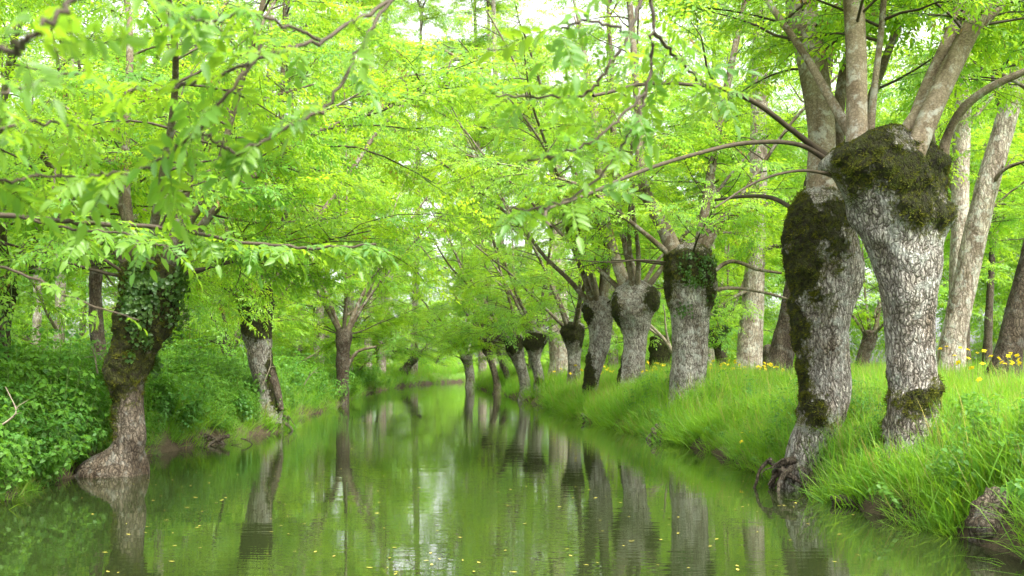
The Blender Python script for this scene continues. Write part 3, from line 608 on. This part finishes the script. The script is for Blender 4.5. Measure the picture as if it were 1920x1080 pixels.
tree('pollard_ash', 'small dark ivy-headed pollard in the meadow right of the moss-capped ash', 36,
     [(1354, 700, 24), (1353, 670, 24), (1350, 645, 28), (1346, 622, 40), (1348, 605, 40)], 'bark_dark', nlimb=5, nlow=3, ns=36, nr=50, seed=27, n2=10, ivy=240, ivy_box=(1300, 580, 1400, 650), leafstart=.1,
     limbs=[dict(p=[(1345, 640, 10, 0), (1332, 615, 7, 0), (1322, 590, 5, 0)], ext=1, n=6)])
tree('pollard_ash', 'small twisted dark pollard far off between the two nearest right trunks', 34,
     [(1614, 700, 34), (1618, 670, 28), (1628, 645, 25), (1632, 625, 26)], 'bark_dark', nlimb=4, nlow=2, ns=36, nr=50, seed=28, lump=.2, n2=10, leafstart=.3,
     limbs=[dict(p=[(1634, 630, 9, 0), (1646, 610, 7, 0), (1640, 590, 5, 0), (1648, 570, 4, 0)], ext=1.5, n=8)])
tree('tree_stump', 'short broad stump covered with green moss behind the moss-capped ash', 34,
     [(1237, 705, 46), (1237, 680, 40), (1237, 655, 38), (1238, 635, 34)], 'bark_dark', nlimb=0, nlow=0, crown=False, ns=36, nr=40, seed=29, lump=.1, moss=[(1237, 665, 60, 60, 1.3)], mosstuft=500, category='stump')
tree('tree_stump', 'dark hollow stump in shade right of the lone meadow poplar', 38,
     [(1441, 705, 26), (1441, 680, 24), (1440, 662, 24), (1442, 650, 20)], 'bark_dark', nlimb=0, nlow=0, crown=False, ns=30, nr=30, seed=30, lump=.16, category='stump')
tree('young_tree', 'slim dark trunk far right in the meadow, left of the edge trunk', 38,
     [(1850, 700, 20), (1852, 640, 17), (1856, 560, 15), (1862, 450, 13)], 'bark_dark', nlimb=6, nlow=4, ns=24, nr=40, seed=31, head=False, n2=12, llen=(3, 5))
tree('young_tree', 'slender dark trunk right beside the foot of the leaning poplar', 34,
     [(1814, 700, 18), (1812, 640, 15), (1812, 540, 13), (1816, 420, 12)], 'bark_dark', nlimb=6, nlow=4, ns=24, nr=40, seed=32, head=False, n2=12, llen=(3, 5))
# ---- left bank
tree('pollard_ash', 'ivy-clad brown pollard ash standing in the water, nearest trunk on the left bank', 12,
     [(222, 905, 104), (228, 875, 84), (240, 835, 62), (243, 790, 58), (240, 745, 62), (240, 705, 72), (250, 660, 78), (262, 615, 92), (274, 570, 100), (280, 530, 104), (278, 500, 100)],
     'bark_brown', nlimb=5, nlow=5, zfloor=-.1, root_mat='bark_brown', roots=[[(238, 850, 60, 0), (205, 872, 58, -.05), (172, 888, 44, -.1), (140, 908, 26, -.15)], [(250, 850, 40, .05), (262, 880, 34, .1), (268, 912, 24, .1)]], ns=120, nr=200, seed=41, lump=.1, flute=.06, flare=.3, n2=17, clear=.75,  bias=(.12, 0), free_base=True, leafstart=.2, low_len=(1.8, 3.4),
     moss=[(250, 560, 55, 100, 1.7), (300, 560, 60, 100, 1.7), (238, 680, 50, 60, 1.4), (215, 760, 16, 70, .9), (280, 640, 40, 40, .9)], mosstuft=3600, ivy=520, ivy_box=(240, 495, 345, 690),
     burls=[(180, 880, .05, 36, 30), (150, 888, .0, 30, 18), (258, 820, .1, 26, 9), (325, 600, -.1, 40, 14), (215, 690, .05, 30, 10)],
     limbs=[dict(p=[(262, 520, 34, 0), (245, 430, 20, .2), (235, 330, 18, .4), (240, 180, 15, .6)], ext=4, n=18, start=.25), dict(p=[(300, 510, 30, 0), (340, 440, 18, -.2), (400, 340, 15, -.4), (440, 200, 13, -.6)], ext=3.5, n=18, start=.25)])
tree('pollard_ash', 'two-toned pollard with black moss top and pale stem, second trunk on the left bank', 20,
     [(503, 735, 44), (494, 705, 44), (486, 668, 48), (482, 630, 54), (480, 595, 60), (476, 562, 68), (473, 542, 66)],
     'bark_grey', nlimb=6, nlow=2, zfloor=.35, roots=[[(498, 690, 24, -.02), (512, 715, 22, -.08), (522, 742, 15, -.14), (528, 770, 8, -.2)]], ns=80, nr=110, seed=42, lump=.07, flare=.5, n2=15, clear=1.0, llen=(6.5, 9.5), bias=(.12, 0), leafstart=.2,
     moss=[(478, 565, 90, 60, 2.2), (508, 700, 13, 50, 1.2), (520, 740, 22, 40, 1.2), (450, 600, 8, 40, .8)], mosstuft=1400)
tree('pollard_ash', 'dark leafy ash at the water edge on the left bank beyond the two-toned pollard', 35,
     [(642, 765, 32), (642, 720, 27), (642, 680, 26), (644, 640, 30), (645, 620, 30)], 'bark_dark', nlimb=7, nlow=5, zfloor=-.4, ns=40, nr=60, seed=43, llen=(7.5, 11), n2=13, leafstart=.1, bias=(.12, 0), low_len=(2, 4),
     limbs=[dict(p=[(650, 690, 8, 0), (670, 660, 6, 0), (705, 650, 4, 0)], n=8, start=.1)])
tree('pollard_ash', 'dark slim trunk behind the nettles left of the ivy-clad pollard', 18,
     [(188, 700, 36), (184, 650, 32), (180, 600, 28), (179, 540, 26), (182, 480, 24)], 'bark_dark', nlimb=6, nlow=4, ns=36, nr=60, seed=44, n2=12, leafstart=.15, bias=(0, 0))
tree('pollard_ash', 'dark trunk cut by the left edge of the picture', 13.5,
     [(-5, 720, 44), (0, 650, 38), (4, 590, 36), (10, 540, 38), (12, 505, 34)], 'bark_dark', nlimb=6, nlow=4, ns=44, nr=70, seed=45, n2=12, leafstart=.15, bias=(.1, 0), moss=[(10, 540, 60, 60, 1.1)])
tree('pollard_ash', 'dark bulbous pollard stump in the sunny clearing behind the left bank', 32,
     [(432, 700, 26), (432, 670, 24), (430, 655, 30), (430, 640, 34)], 'bark_dark', nlimb=4, nlow=2, ns=30, nr=40, seed=46, n2=10, leafstart=.3)
for k, (a, dd, wpx, lab) in enumerate([(66, 42, 20, 'pale thin trunk in the bright clearing at far left'), (152, 45, 15, 'brown thin trunk in the bright clearing beside the nettles'), (345, 44, 16, 'pale thin trunk in the clearing right of the ivy-clad pollard'), (560, 50, 14, 'slim grey trunk behind the left bank shrubs near the two-toned pollard'), (610, 54, 16, 'pale slim trunk left of the dark leafy waterside ash')]):
    tree('young_tree', lab, dd, [(a, 700, wpx), (a+2, 640, wpx*.9), (a+4, 560, wpx*.8), (a+2, 440, wpx*.7)], 'bark_pale' if k != 1 else 'bark_brown', nlimb=6, nlow=2, ns=20, nr=30, seed=50+k, head=False, n2=12, llen=(4, 6), leafstart=.15, zmin=2.8)
# ---- where the canal bends
tree('pollard_ash', 'low mossy pollard leaning over the water where the canal bends', 72,
     [(738, 724, 26), (752, 705, 20), (766, 685, 16), (780, 668, 17), (784, 658, 15)], 'bark_brown', nlimb=3, nlow=4, ns=30, nr=40, seed=61, n2=10, llen=(3, 4.5), free_base=True, moss=[(752, 700, 12, 12, 1.1)], ivy=200, ivy_box=(735, 655, 780, 705), lsize=1.2)
tree('pollard_ash', 'squat dark pollard at the end of the canal beside the bend', 90,
     [(808, 716, 20), (806, 705, 17), (804, 694, 20)], 'bark_dark', nlimb=7, nlow=3, ns=30, nr=30, seed=62, n2=8, lsize=1.3, leafstart=.05)
tree('pollard_ash', 'brown trunk left of the leaning pollard at the canal bend', 66,
     [(716, 722, 16), (715, 700, 14), (713, 675, 15), (712, 655, 18)], 'bark_brown', nlimb=7, nlow=3, ns=30, nr=40, seed=63, n2=8, leafstart=.05, lsize=1.15)
tree('young_tree', 'slim trunk leaning left between the crooked pollard and the close pair', 50,
     [(952, 708, 14), (943, 685, 12), (936, 665, 11), (928, 640, 10)], 'bark_brown', nlimb=6, nlow=4, ns=20, nr=30, seed=64, n2=12, head=False, leafstart=.05, lsize=1.15)

for k, (a, dd, wpx, tx, lab) in enumerate([
    (600, 46, 22, 590, 'tall tree rising behind the left bank, trunk showing left of the dark waterside ash'),
    (690, 58, 18, 700, 'tall bright-leaved tree behind the left bank near the canal bend'),
    (500, 38, 22, 510, 'tall tree with dense crown behind the two-toned pollard'),
    (300, 34, 22, 290, 'tall tree rising behind the ivy-clad pollard'),
    (110, 30, 22, 130, 'tall tree rising behind the nettles at far left'),
    (905, 74, 18, 890, 'tall pale tree rising above the far right bank'),
    (1000, 56, 20, 980, 'tall tree behind the close pair of pollards'),
    (1150, 48, 22, 1140, 'tall tree behind the fourth and fifth right trunks'),
    (1330, 46, 20, 1340, 'tall tree far behind the moss-capped ash'),
    (716, 62, 18, 725, 'tall tree on the left bank near the bend, crown arching over the water'),
    (945, 60, 18, 920, 'tall tree on the right bank whose crown arches over the far water'),
    (776, 77, 15, 790, 'tall pale tree on the left bank just before the bend'),
    (925, 71, 15, 915, 'tall slim tree on the right bank just before the bend'),
    (655, 50, 16, 665, 'tall tree behind the dark leafy waterside ash'),
    (730, 124, 13, 735, 'tall far tree closing the canal left of its end'),
    (880, 128, 13, 870, 'tall far tree closing the canal right of its end')]):
    h = (rng.uniform(17, 20) if dd < 58 else 29) if dd < 80 else 34; yt = HOR-(h-CAMZ)/dd*F
    tree('tall_tree', lab, dd, [(a, 705, wpx), (a+(tx-a)*.3, 705+(yt-705)*.3, wpx*.85), (a+(tx-a)*.6, 705+(yt-705)*.6, wpx*.65), (tx, yt, wpx*.3)], 'bark_pale', nlimb=3, nlow=0, tl=17 if dd < 80 else 13, tl0=.22 if dd < 58 else (.52 if dd < 80 else .4), tlen=(4.5, 7), lr=.09,
         llen=(2, 3.5), ns=24, nr=60, seed=80+k, head=False, n2=(14 if a < 720 else 11) if dd < 58 else 16, lsize=1.3 if dd < 80 else 2.0, lump=.03, flare=.3)

# ------------------------------------------------------------------ near boughs hanging into the picture from trees just outside it
LEAFMESH = []
for k in range(5):
    rs = np.random.default_rng(300+k); v, f, m = compound(rs, rs.uniform(.2, .27), 4 if k % 2 else 5, True, .078, .031)
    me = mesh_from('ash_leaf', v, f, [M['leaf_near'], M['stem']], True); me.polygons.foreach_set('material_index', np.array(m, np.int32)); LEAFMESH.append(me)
def near_tree(label, tx, ty, trunk_r, head_z, limbs, boughs, seed):
    rs = np.random.default_rng(seed); zb = gz(tx, ty); base = np.array([tx, ty, zb]); root = tag(empty('overhanging_ash', base), label, 'tree')
    C = np.array([(tx, ty, zb-.2), (tx+.05, ty, zb+.5), (tx, ty+.03, zb+1.2), (tx-.02, ty, head_z-.3), (tx, ty, head_z), (tx, ty, head_z+.2)]); r = np.array([1.25, 1.05, 1., 1.25, 1.3, .7])*trunk_r
    Vt, Fq, cap, m = trunk_mesh(C, r, 40, 60, seed, .1, .06, None, (), .5)
    me = bpy.data.meshes.new('trunk'); fs = Fq.tolist()+cap.tolist(); me.from_pydata((Vt-base).tolist(), [], fs); me.polygons.foreach_set('use_smooth', np.ones(len(fs), bool)); me.materials.append(M['bark_brown']); link('trunk', me, root)
    for pts, r0, r1 in limbs:
        A = catmull(np.array(pts, float), 30); g = Geo(); g.tube(A, np.linspace(r0, r1, 30), 10); link('limb', g.mesh('limb', M['limb'], base), root)
    for pts, r0, r1, nl, t0, sz in boughs:
        A = np.array([p if len(p) == 4 else P(*p) for p in pts]); A = A[:, 1:] if A.shape[1] == 4 else A
        A = catmull(A, 8*len(A)); A[1:-1] += rs.normal(0, .004, (len(A)-2, 3)); g = Geo(); g.tube(A, np.linspace(r0, r1, len(A)), 7); br_ = link('branch', g.mesh('branch', M['twig'], base), root)
        for q in range(nl):
            t = t0+(1-t0)*(q+rs.uniform(.1, .9))/nl; f = t*(len(A)-1); i = min(len(A)-2, int(f)); p = A[i]+(A[i+1]-A[i])*(f-i)
            d = A[i+1]-A[i]; d = d/np.linalg.norm(d); az = math.atan2(d[1], d[0])+rs.choice([-1, 1])*rs.uniform(.3, 1.5)
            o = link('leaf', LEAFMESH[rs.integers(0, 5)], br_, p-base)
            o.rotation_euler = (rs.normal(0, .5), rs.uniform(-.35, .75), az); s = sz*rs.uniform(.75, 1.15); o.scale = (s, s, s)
    return root
near_tree('ash outside the right edge, its boughs hanging across top centre and upper left', 4.9, 2.4, .3, 2.9,
    [([(4.9, 2.4, 2.9), (3.9, 2.5, 3.5), (2.4, 2.5, 3.8), (1.0, 2.45, 3.5), (.2, 2.4, 2.9), tuple(P(820, -90, 2.99))], .05, .006),
     ([(4.9, 2.4, 2.9), (3.6, 2.9, 3.6), (2.2, 3.1, 3.7), (1.1, 3.2, 3.2), tuple(P(1215, -60, 3.2))], .05, .01)],
    [([(820, -90, 2.99), (735, 0, 2.86), (690, 65, 2.73), (620, 190, 2.60), (530, 245, 2.54), (445, 290, 2.47)], .006, .004, 14, .35, .66),
     ([(445, 290, 2.47), (405, 265, 2.44), (370, 240, 2.42)], .004, .003, 4, .2, .7),
     ([(735, 0, 2.86), (600, 75, 2.60), (510, 100, 2.47), (410, 140, 2.41), (320, 165, 2.54), (240, 170, 2.54)], .006, .003, 16, .2, .68),
     ([(490, 85, 2.47), (440, 160, 2.34), (330, 280, 2.41), (250, 320, 2.41), (170, 328, 2.41)], .005, .003, 13, .1, .68),
     ([(600, 75, 2.60), (480, 30, 2.47), (380, 40, 2.34), (300, 20, 2.21)], .005, .003, 16, .2, .66),
     ([(1215, -60, 3.2), (1180, 60, 3.1), (1140, 130, 3.0), (1090, 178, 3.0), (1030, 182, 2.95), (930, 180, 2.9)], .007, .003, 16, .15, .66),
     ([(1215, -60, 3.2), (1225, 60, 3.2), (1212, 170, 3.2), (1180, 250, 3.15), (1120, 335, 3.1), (1040, 385, 3.0), (950, 392, 2.95)], .007, .003, 26, .1, .66),
     ([(1212, 170, 3.2), (1130, 250, 3.1), (1060, 285, 3.0), (990, 300, 2.9)], .005, .003, 12, .1, .66),
     ([(1180, 60, 3.1), (1100, 40, 3.0), (1040, 60, 2.9)], .005, .003, 8, .1, .9),
     ([(1225, 60, 3.2), (1290, 130, 3.3), (1350, 180, 3.4)], .007, .003, 14, .1, .66)], 401)
near_tree('ash outside the left edge, its blurred boughs reaching in', -5.1, 3.4, .3, 2.6,
    [([(-5.1, 3.4, 2.6), (-4.2, 2.8, 2.9), (-3, 2.0, 2.8), (-1.9, 1.5, 2.3), tuple(P(-350, 120, 1.76))], .05, .012),
     ([(-5.1, 3.4, 2.6), (-4.6, 4.2, 2.5), (-3.9, 4.8, 2.25), tuple(P(-350, 385, 5.0))], .045, .014)],
    [([(-350, 120, 1.76), (-100, 130, 1.69), (0, 105, 1.62), (60, 65, 1.49), (140, 5, 1.56), (190, -50, 1.62)], .006, .004, 10, .2, .66),
     ([(-350, 120, 1.76), (-150, 260, 2.34), (0, 240, 2.47), (90, 230, 2.60), (190, 250, 2.73)], .005, .003, 10, .25, .68),
     ([(-350, 120, 1.76), (-180, 330, 2.34), (-20, 340, 2.47), (80, 330, 2.60), (170, 330, 2.67)], .005, .003, 9, .25, .68),
     ([(-350, 120, 1.76), (-160, 180, 2.21), (20, 170, 2.47), (160, 130, 2.60)], .005, .003, 10, .3, .68),
     ([(-350, 385, 5.0), (20, 405, 5.0), (150, 418, 5), (300, 425, 5), (430, 450, 5), (570, 465, 5), (705, 458, 5)], .016, .006, 56, .2, .85),
     ([(40, 408, 5.0), (140, 430, 4.9), (240, 440, 4.8), (330, 470, 4.7)], .008, .004, 18, .2, .85),
     ([(300, 425, 5.0), (340, 360, 4.9), (420, 330, 4.8)], .006, .003, 14, .2, .85),
     ([(150, 418, 5.0), (100, 350, 5.0), (120, 280, 5.1)], .006, .003, 14, .2, .85),
     ([(-350, 385, 5.0), (-100, 470, 4.6), (60, 520, 4.4), (140, 560, 4.3), (260, 600, 4.2)], .009, .003, 6, .3, .66)], 402)

# ------------------------------------------------------------------ woods that read as one mass
def wood(name, label, boxes, seed):
    rs = np.random.default_rng(seed); pts, rot, ss = [], [], []
    for (x0, x1, y0, y1, z0, z1, n, per, size) in boxes:
        for k in range(n):
            c = np.array([rs.uniform(x0, x1), rs.uniform(y0, y1), rs.uniform(z0, z1)])
            if river_s([c[0]], [c[1]])[0] < 1.2 and c[2] < 4: continue
            rad = np.array([rs.uniform(1.3, 2.6), rs.uniform(1.3, 2.6), rs.uniform(.9, 1.9)])
            u = rs.normal(0, 1, (per, 3)); u /= np.linalg.norm(u, axis=1)[:, None]; q = c+u*rad*(rs.random((per, 1))**.4)
            q = q[q[:, 2] > gz(c[0], c[1])+.15]; u = u[:len(q)]
            pts.append(q); rot += [leaf_rot(uu+np.array([0, 0, -.1]), rs) for uu in u]; ss.append(rs.uniform(.8, 1.3, len(q))*size)
    o = scatter(name, 'wood', np.vstack(pts), np.array(rot), np.concatenate(ss)); tag(o, label, 'woodland', None, 'stuff'); return o
wood('woodland', 'bright green woodland closing the view beyond the bend of the canal', [(-50, 40, 150, 175, 1, 22, 130, 60, 3.2), (-24, -7.5, 84, 100, .6, 1.8, 26, 60, 1.4), (-6, 9, 97, 108, .6, 1.8, 22, 60, 1.4)], 501)
wood('woodland', 'sunlit woodland behind the clearing on the left bank', [(-70, -16, 60, 92, 3.6, 18, 150, 70, 2.3), (-34, -10, 44, 60, 6, 15, 50, 70, 1.8), (-16, -10, 44, 68, .8, 2.6, 16, 60, 1.2)], 502)
wood('woodland', 'light green woodland behind the meadow on the right bank', [(14, 64, 52, 88, .8, 18, 190, 70, 2.3), (7, 30, 40, 56, 8, 18, 46, 70, 1.8), (6, 18, 62, 92, 1, 14, 55, 70, 2.0)], 503)

# ------------------------------------------------------------------ grass, herbs, shrubs
EXCL = [(3.05, 10.6, .33), (3.72, 9.4, .28), (3.5, 7.2, .3), (-4.95, 17, .4)]
def bank_points(n, x0, x1, y0, y1, smin, smax, rs, wedge=.56):
    x = rs.uniform(x0, x1, n); y = rs.uniform(y0, y1, n); s = river_s(x, y); k = (s > smin) & (s < smax) & (np.abs(x) < wedge*y+1.5); x, y, s = x[k], y[k], s[k]
    k = np.ones(len(x), bool)
    for (ex, ey, er) in EXCL: k &= np.hypot(x-ex, (y-ey)*.7) > er
    x, y, s = x[k], y[k], s[k]
    return x, y, s, ground_z(x, y)
def veg(name, kind, label, cat, specs, seed, side):
    rs = np.random.default_rng(seed); PT, RT, SZ = [], [], []
    for (n, x0, x1, y0, y1, smin, smax, s0, s1) in specs:
        x, y, s, z = bank_points(n, x0, x1, y0, y1, smin, smax, rs); m = len(x)
        slope = np.exp(-np.maximum(s, 0)/.28); az = np.where(rs.random(m) < slope, math.pi if side > 0 else 0, rs.uniform(0, 6.28, m))+rs.normal(0, .5, m)
        cl = .62+.75*np.clip(fbm(np.stack([x, y, 0*x], 1)*1.3, seed, 3)+.5, 0, 1)
        PT.append(np.stack([x, y, z], 1)); RT.append(np.stack([rs.normal(0, .1, m), np.abs(rs.normal(0, .2, m))+slope*.5, az], 1)); SZ.append(rs.uniform(s0, s1, m)*cl)
    o = scatter(name, kind, np.vstack(PT), np.vstack(RT), np.concatenate(SZ)); return tag(o, label, cat, None, 'stuff')
veg('meadow_grass', 'grass', 'long bright green grass covering the right bank and meadow', 'grass',
    [(15000, 2.6, 9.5, 4.5, 16, .02, 9, .5, 1.05), (9000, 1.4, 5, 4.5, 30, -.03, .4, .55, .95), (12000, 1.2, 13, 16, 32, -.05, 20, .8, 1.2), (14000, -4, 40, 32, 62, -.05, 40, 1.0, 1.5), (9000, -6, 56, 62, 100, -.05, 60, 1.4, 2.2)], 601, 1)
veg('bank_grass', 'grass', 'thin grass along the left bank and its clearing', 'grass',
    [(5000, -9, -4.2, 4.5, 22, -.05, 4, .6, 1.0), (5000, -16, -4, 22, 45, -.05, 12, .8, 1.3), (9000, -52, -5, 40, 90, -.05, 50, 1.2, 2.0)], 602, -1)
veg('nettle_bed', 'herbs', 'dense dark green nettles left of the ivy-clad pollard', 'nettles', [(3000, -9, -4.4, 5, 12.4, .02, 4, .7, 1.1)], 603, -1)
veg('nettle_bed', 'herbs', 'bright nettles filling the left bank between the two nearest left trunks', 'nettles', [(3800, -11, -4.4, 12.6, 21, .05, 6, .5, .9)], 604, -1)
veg('nettle_bed', 'herbs', 'bushy herbs on the left bank beyond the two-toned pollard', 'nettles', [(4200, -14, -4.4, 21, 60, .05, 7, .6, 1.15)], 605, -1)
veg('bank_herbs', 'herbs', 'small broad-leaved weeds among the grass at the right water edge', 'weeds', [(900, 2.6, 6, 6, 22, .03, 1.2, .35, .65)], 606, 1)

# ------------------------------------------------------------------ roots, dead wood, flowers, floating leaves
def root_tangle(name, label, px, py, wpx, d, seed, cat='roots', mat='bark_dark', n=9, rad=.035, hh=.18):
    rs = np.random.default_rng(seed); c = P(px, py, d); wd = wpx*d/F; root = tag(empty(name, (c[0], c[1], 0)), label, cat)
    for k in range(n):
        a = np.array([rs.normal(0, .22)*wd, rs.uniform(.05, .3), rs.uniform(.4, 1.)*hh]); az = rs.uniform(math.pi*.95, math.pi*2.05)
        A = grow_branch(a, (math.cos(az)*1.3, math.sin(az)*.7, rs.uniform(-.5, .1)), rs.uniform(.45, 1.)*wd+.1, 9, .16, .22, rs); A[:, 2] = np.maximum(A[:, 2], -.05)
        A = catmull(A, 22); g = Geo(); g.tube(A, rad*rs.uniform(.35, 1.2)*np.linspace(1.2, .3, 22)*(1+.25*rs.normal(0, 1, 22).cumsum()/6), 7); link('root', g.mesh('root', M[mat]), root)
    return root
root_tangle('exposed_roots', 'dark gnarled roots at the water below the moss-capped ash', 1242, 812, 60, 17.6, 701, n=16, rad=.035, hh=.3)
root_tangle('exposed_roots', 'low driftwood-like roots along the right water edge below the pale fourth trunk', 1130, 785, 70, 23.6, 702, n=9)
root_tangle('exposed_roots', 'small root knot at the right water edge, farthest of the three', 1077, 772, 26, 27.8, 703, n=6, hh=.2)
root_tangle('exposed_roots', 'knotted roots at the foot of the mossy leaning pollard', 1490, 905, 110, 10.55, 704, n=22, rad=.034, hh=.36, mat='bark_brown')
root_tangle('exposed_roots', 'thin bare roots and twigs on the mud of the left bank', 400, 832, 130, 16.6, 705, n=14, rad=.022, hh=.16)
root_tangle('exposed_roots', 'dark roots below the two-toned pollard at the left water edge', 520, 806, 50, 20.3, 706, n=9, rad=.035, hh=.3)
def clod(name, label, px, py, d, size, seed, mat, cat):
    c = P(px, py, d); n1, n2 = 36, 24; th = np.linspace(0, 2*math.pi, n1, endpoint=False); ph = np.linspace(.02, math.pi-.02, n2)
    V = np.array([(math.sin(p)*math.cos(t), math.sin(p)*math.sin(t), math.cos(p)) for p in ph for t in th]); k = 1+.55*fbm(V*1.6+seed, seed, 4)+.16*fbm(V*7+seed, seed, 3)
    V = V*k[:, None]*np.array(size); o = link(name, mesh_from(name, V, tube_faces(n2, n1), M[mat]), None, (c[0], c[1], c[2])); return tag(o, label, cat)
clod('rotten_stump', 'rotten brown stump slumped into the water at lower right under the grass', 1868, 985, 7.35, (.2, .2, .24), 3, 'bark_brown', 'stump')
clod('mud_lump', 'dark mud lump under the grass at the right water edge left of the rotten stump', 1590, 940, 9.4, (.16, .12, .07), 5, 'bark_dark', 'mud')
def stick(label, pts, r, mat='deadwood', name='dead_branch', off=None):
    A = np.array([P(*p) for p in pts]); base = A[0]; A = catmull(A, 8*len(A)); root = tag(empty(name, base), label, 'branch')
    g = Geo(); g.tube(A, np.linspace(r, r*.35, len(A)), 7); link('stem', g.mesh('stem', M[mat], base), root)
    rs = np.random.default_rng(int(abs(pts[0][0]))+3)
    for k in range(3):
        i = len(A)//3+k*len(A)//5; B = grow_branch(A[i], (A[i]-A[i-2])+rs.normal(0, .06, 3), r*14, 6, .02, .15, rs); g = Geo(); g.tube(B, np.linspace(r*.45, r*.15, 6), 5); link('side_twig', g.mesh('side_twig', M[mat], base), root)
stick('pale dead branch leaning to the ground behind the moss-capped ash', [(1282, 702, 30), (1268, 672, 30), (1248, 640, 30), (1216, 606, 30)], .10)
stick('thin bare stick leaning against the foot of the two-toned pollard', [(492, 722, 19.6), (502, 700, 19.6), (508, 680, 19.6), (506, 655, 19.6)], .012)
stick('pale dry stick poking from the herbs right of the two-toned pollard', [(570, 722, 22), (580, 706, 22), (598, 688, 22)], .012)
stick('dry bent twig at the left edge among the dark nettles', [(-10, 805, 9), (20, 785, 9), (30, 770, 9), (20, 745, 9), (10, 725, 9)], .010)
stick('short broken stick standing in the nettles behind the ivy-clad pollard', [(183, 700, 14), (178, 670, 14), (172, 648, 14)], .014)
# flowers
pm_v, pm_f, n0 = [], [], 0
for k in range(6):
    v, f = ovate(.034, .026, np.random.default_rng(k)); m = rotm(.1, -.45+.25*(k % 2), k*1.047); pm_v.append(v@m.T); pm_f.append(f+n0); n0 += len(v)
PET = mesh_from('petals', np.vstack(pm_v), np.vstack(pm_f), M['petal'])
sg = Geo(); sg.tube(np.array([(0, 0, 0), (.012, .004, .4), (.004, -.006, .75), (0, 0, 1)]), np.array([.004, .0035, .003, .0025]), 4); STEM = sg.mesh('stem', M['stem'])
def flower(px, py, d, label, group, s=1.):
    c = P(px, py, d); zb = gz(c[0], c[1]); h = max(.12, c[2]-zb); root = tag(empty('yellow_flower', (c[0], c[1], zb)), label, 'flower', group)
    st = link('stem', STEM, root); st.scale = (1, 1, h); pe = link('petals', PET, root, (0, 0, h)); pe.scale = (s, s, s); pe.rotation_euler = (random.uniform(-.6, .6)+.5, random.uniform(-.5, .5), random.uniform(0, 6))
frs = random.Random(5)
for a, b, d in [(1763, 654, 15), (1775, 650, 16), (1790, 667, 15), (1800, 652, 17), (1815, 656, 14), (1832, 662, 15), (1845, 658, 14), (1858, 668, 14), (1815, 672, 13), (1797, 680, 12), (1822, 690, 12), (1842, 682, 13)]:
    flower(a, b, d, 'yellow flower on a tall stem in the grass right of the big pollard trunk', 'yellow flowers right of the big pollard', 1.25)
for k in range(12):
    flower(frs.uniform(1872, 1912), frs.uniform(662, 684), frs.uniform(12.6, 13.6), 'yellow flower in the cluster before the dark trunk at the right edge', 'yellow flowers at the right edge', 1.1)
for a, b, d in [(1836, 712, 11), (1862, 742, 10.2), (1835, 778, 9.2), (1918, 748, 10)]:
    flower(a, b, d, 'single yellow flower low in the near grass at right', 'single yellow flowers in the near grass', 1.1)
for a, b, d in [(1392, 812, 13.5), (1408, 812, 13.5), (1390, 828, 13), (1402, 905, 11.6)]:
    flower(a, b, d, 'yellow flower low on the grassy bank between the third trunk and the leaning pollard', 'yellow flowers low on the bank', 1.0)
for k in range(40):
    flower(frs.uniform(1200, 1282), frs.uniform(678, 698), frs.uniform(24, 30), 'small yellow flower in the patch left of the moss-capped ash', 'yellow flower patch left of the moss-capped ash', 1.7)
for k in range(34):
    flower(frs.uniform(1322, 1400), frs.uniform(676, 700), frs.uniform(22, 28), 'small yellow flower in the patch before the lone meadow poplar', 'yellow flower patch before the poplar', 1.6)
for k in range(16):
    flower(frs.uniform(1420, 1470), frs.uniform(678, 696), frs.uniform(19, 21.5), 'small yellow flower between the lone poplar and the leaning pollard', 'yellow flowers beside the lone poplar', 1.4)
for k in range(22):
    flower(frs.uniform(1036, 1150), frs.uniform(684, 702), frs.uniform(29, 34), 'tiny yellow flower among the far slim pollards', 'tiny yellow flowers among the far pollards', 1.9)
# floating leaves
fv, ff = leaflet4(.06, .026, -.04); FLM = mesh_from('floating_leaf', fv, ff, M['floatleaf'])
k = 0
while k < 170:
    px = frs.uniform(150, 1640); py = 770+frs.random()**.75*310; d = CAMZ*F/(py-HOR); c = P(px, py, d)
    if river_s([c[0]], [c[1]])[0] > -.25: continue
    o = link('floating_leaf', FLM, None, (c[0], c[1], .004)); o.rotation_euler = (frs.uniform(-.05, .05), frs.uniform(-.05, .05), frs.uniform(0, 6.28)); s = frs.uniform(.4, .95); o.scale = (s, s, s)
    tag(o, 'tiny yellowed leaf floating on the green canal water', 'leaf', 'yellowed leaves floating on the canal'); k += 1
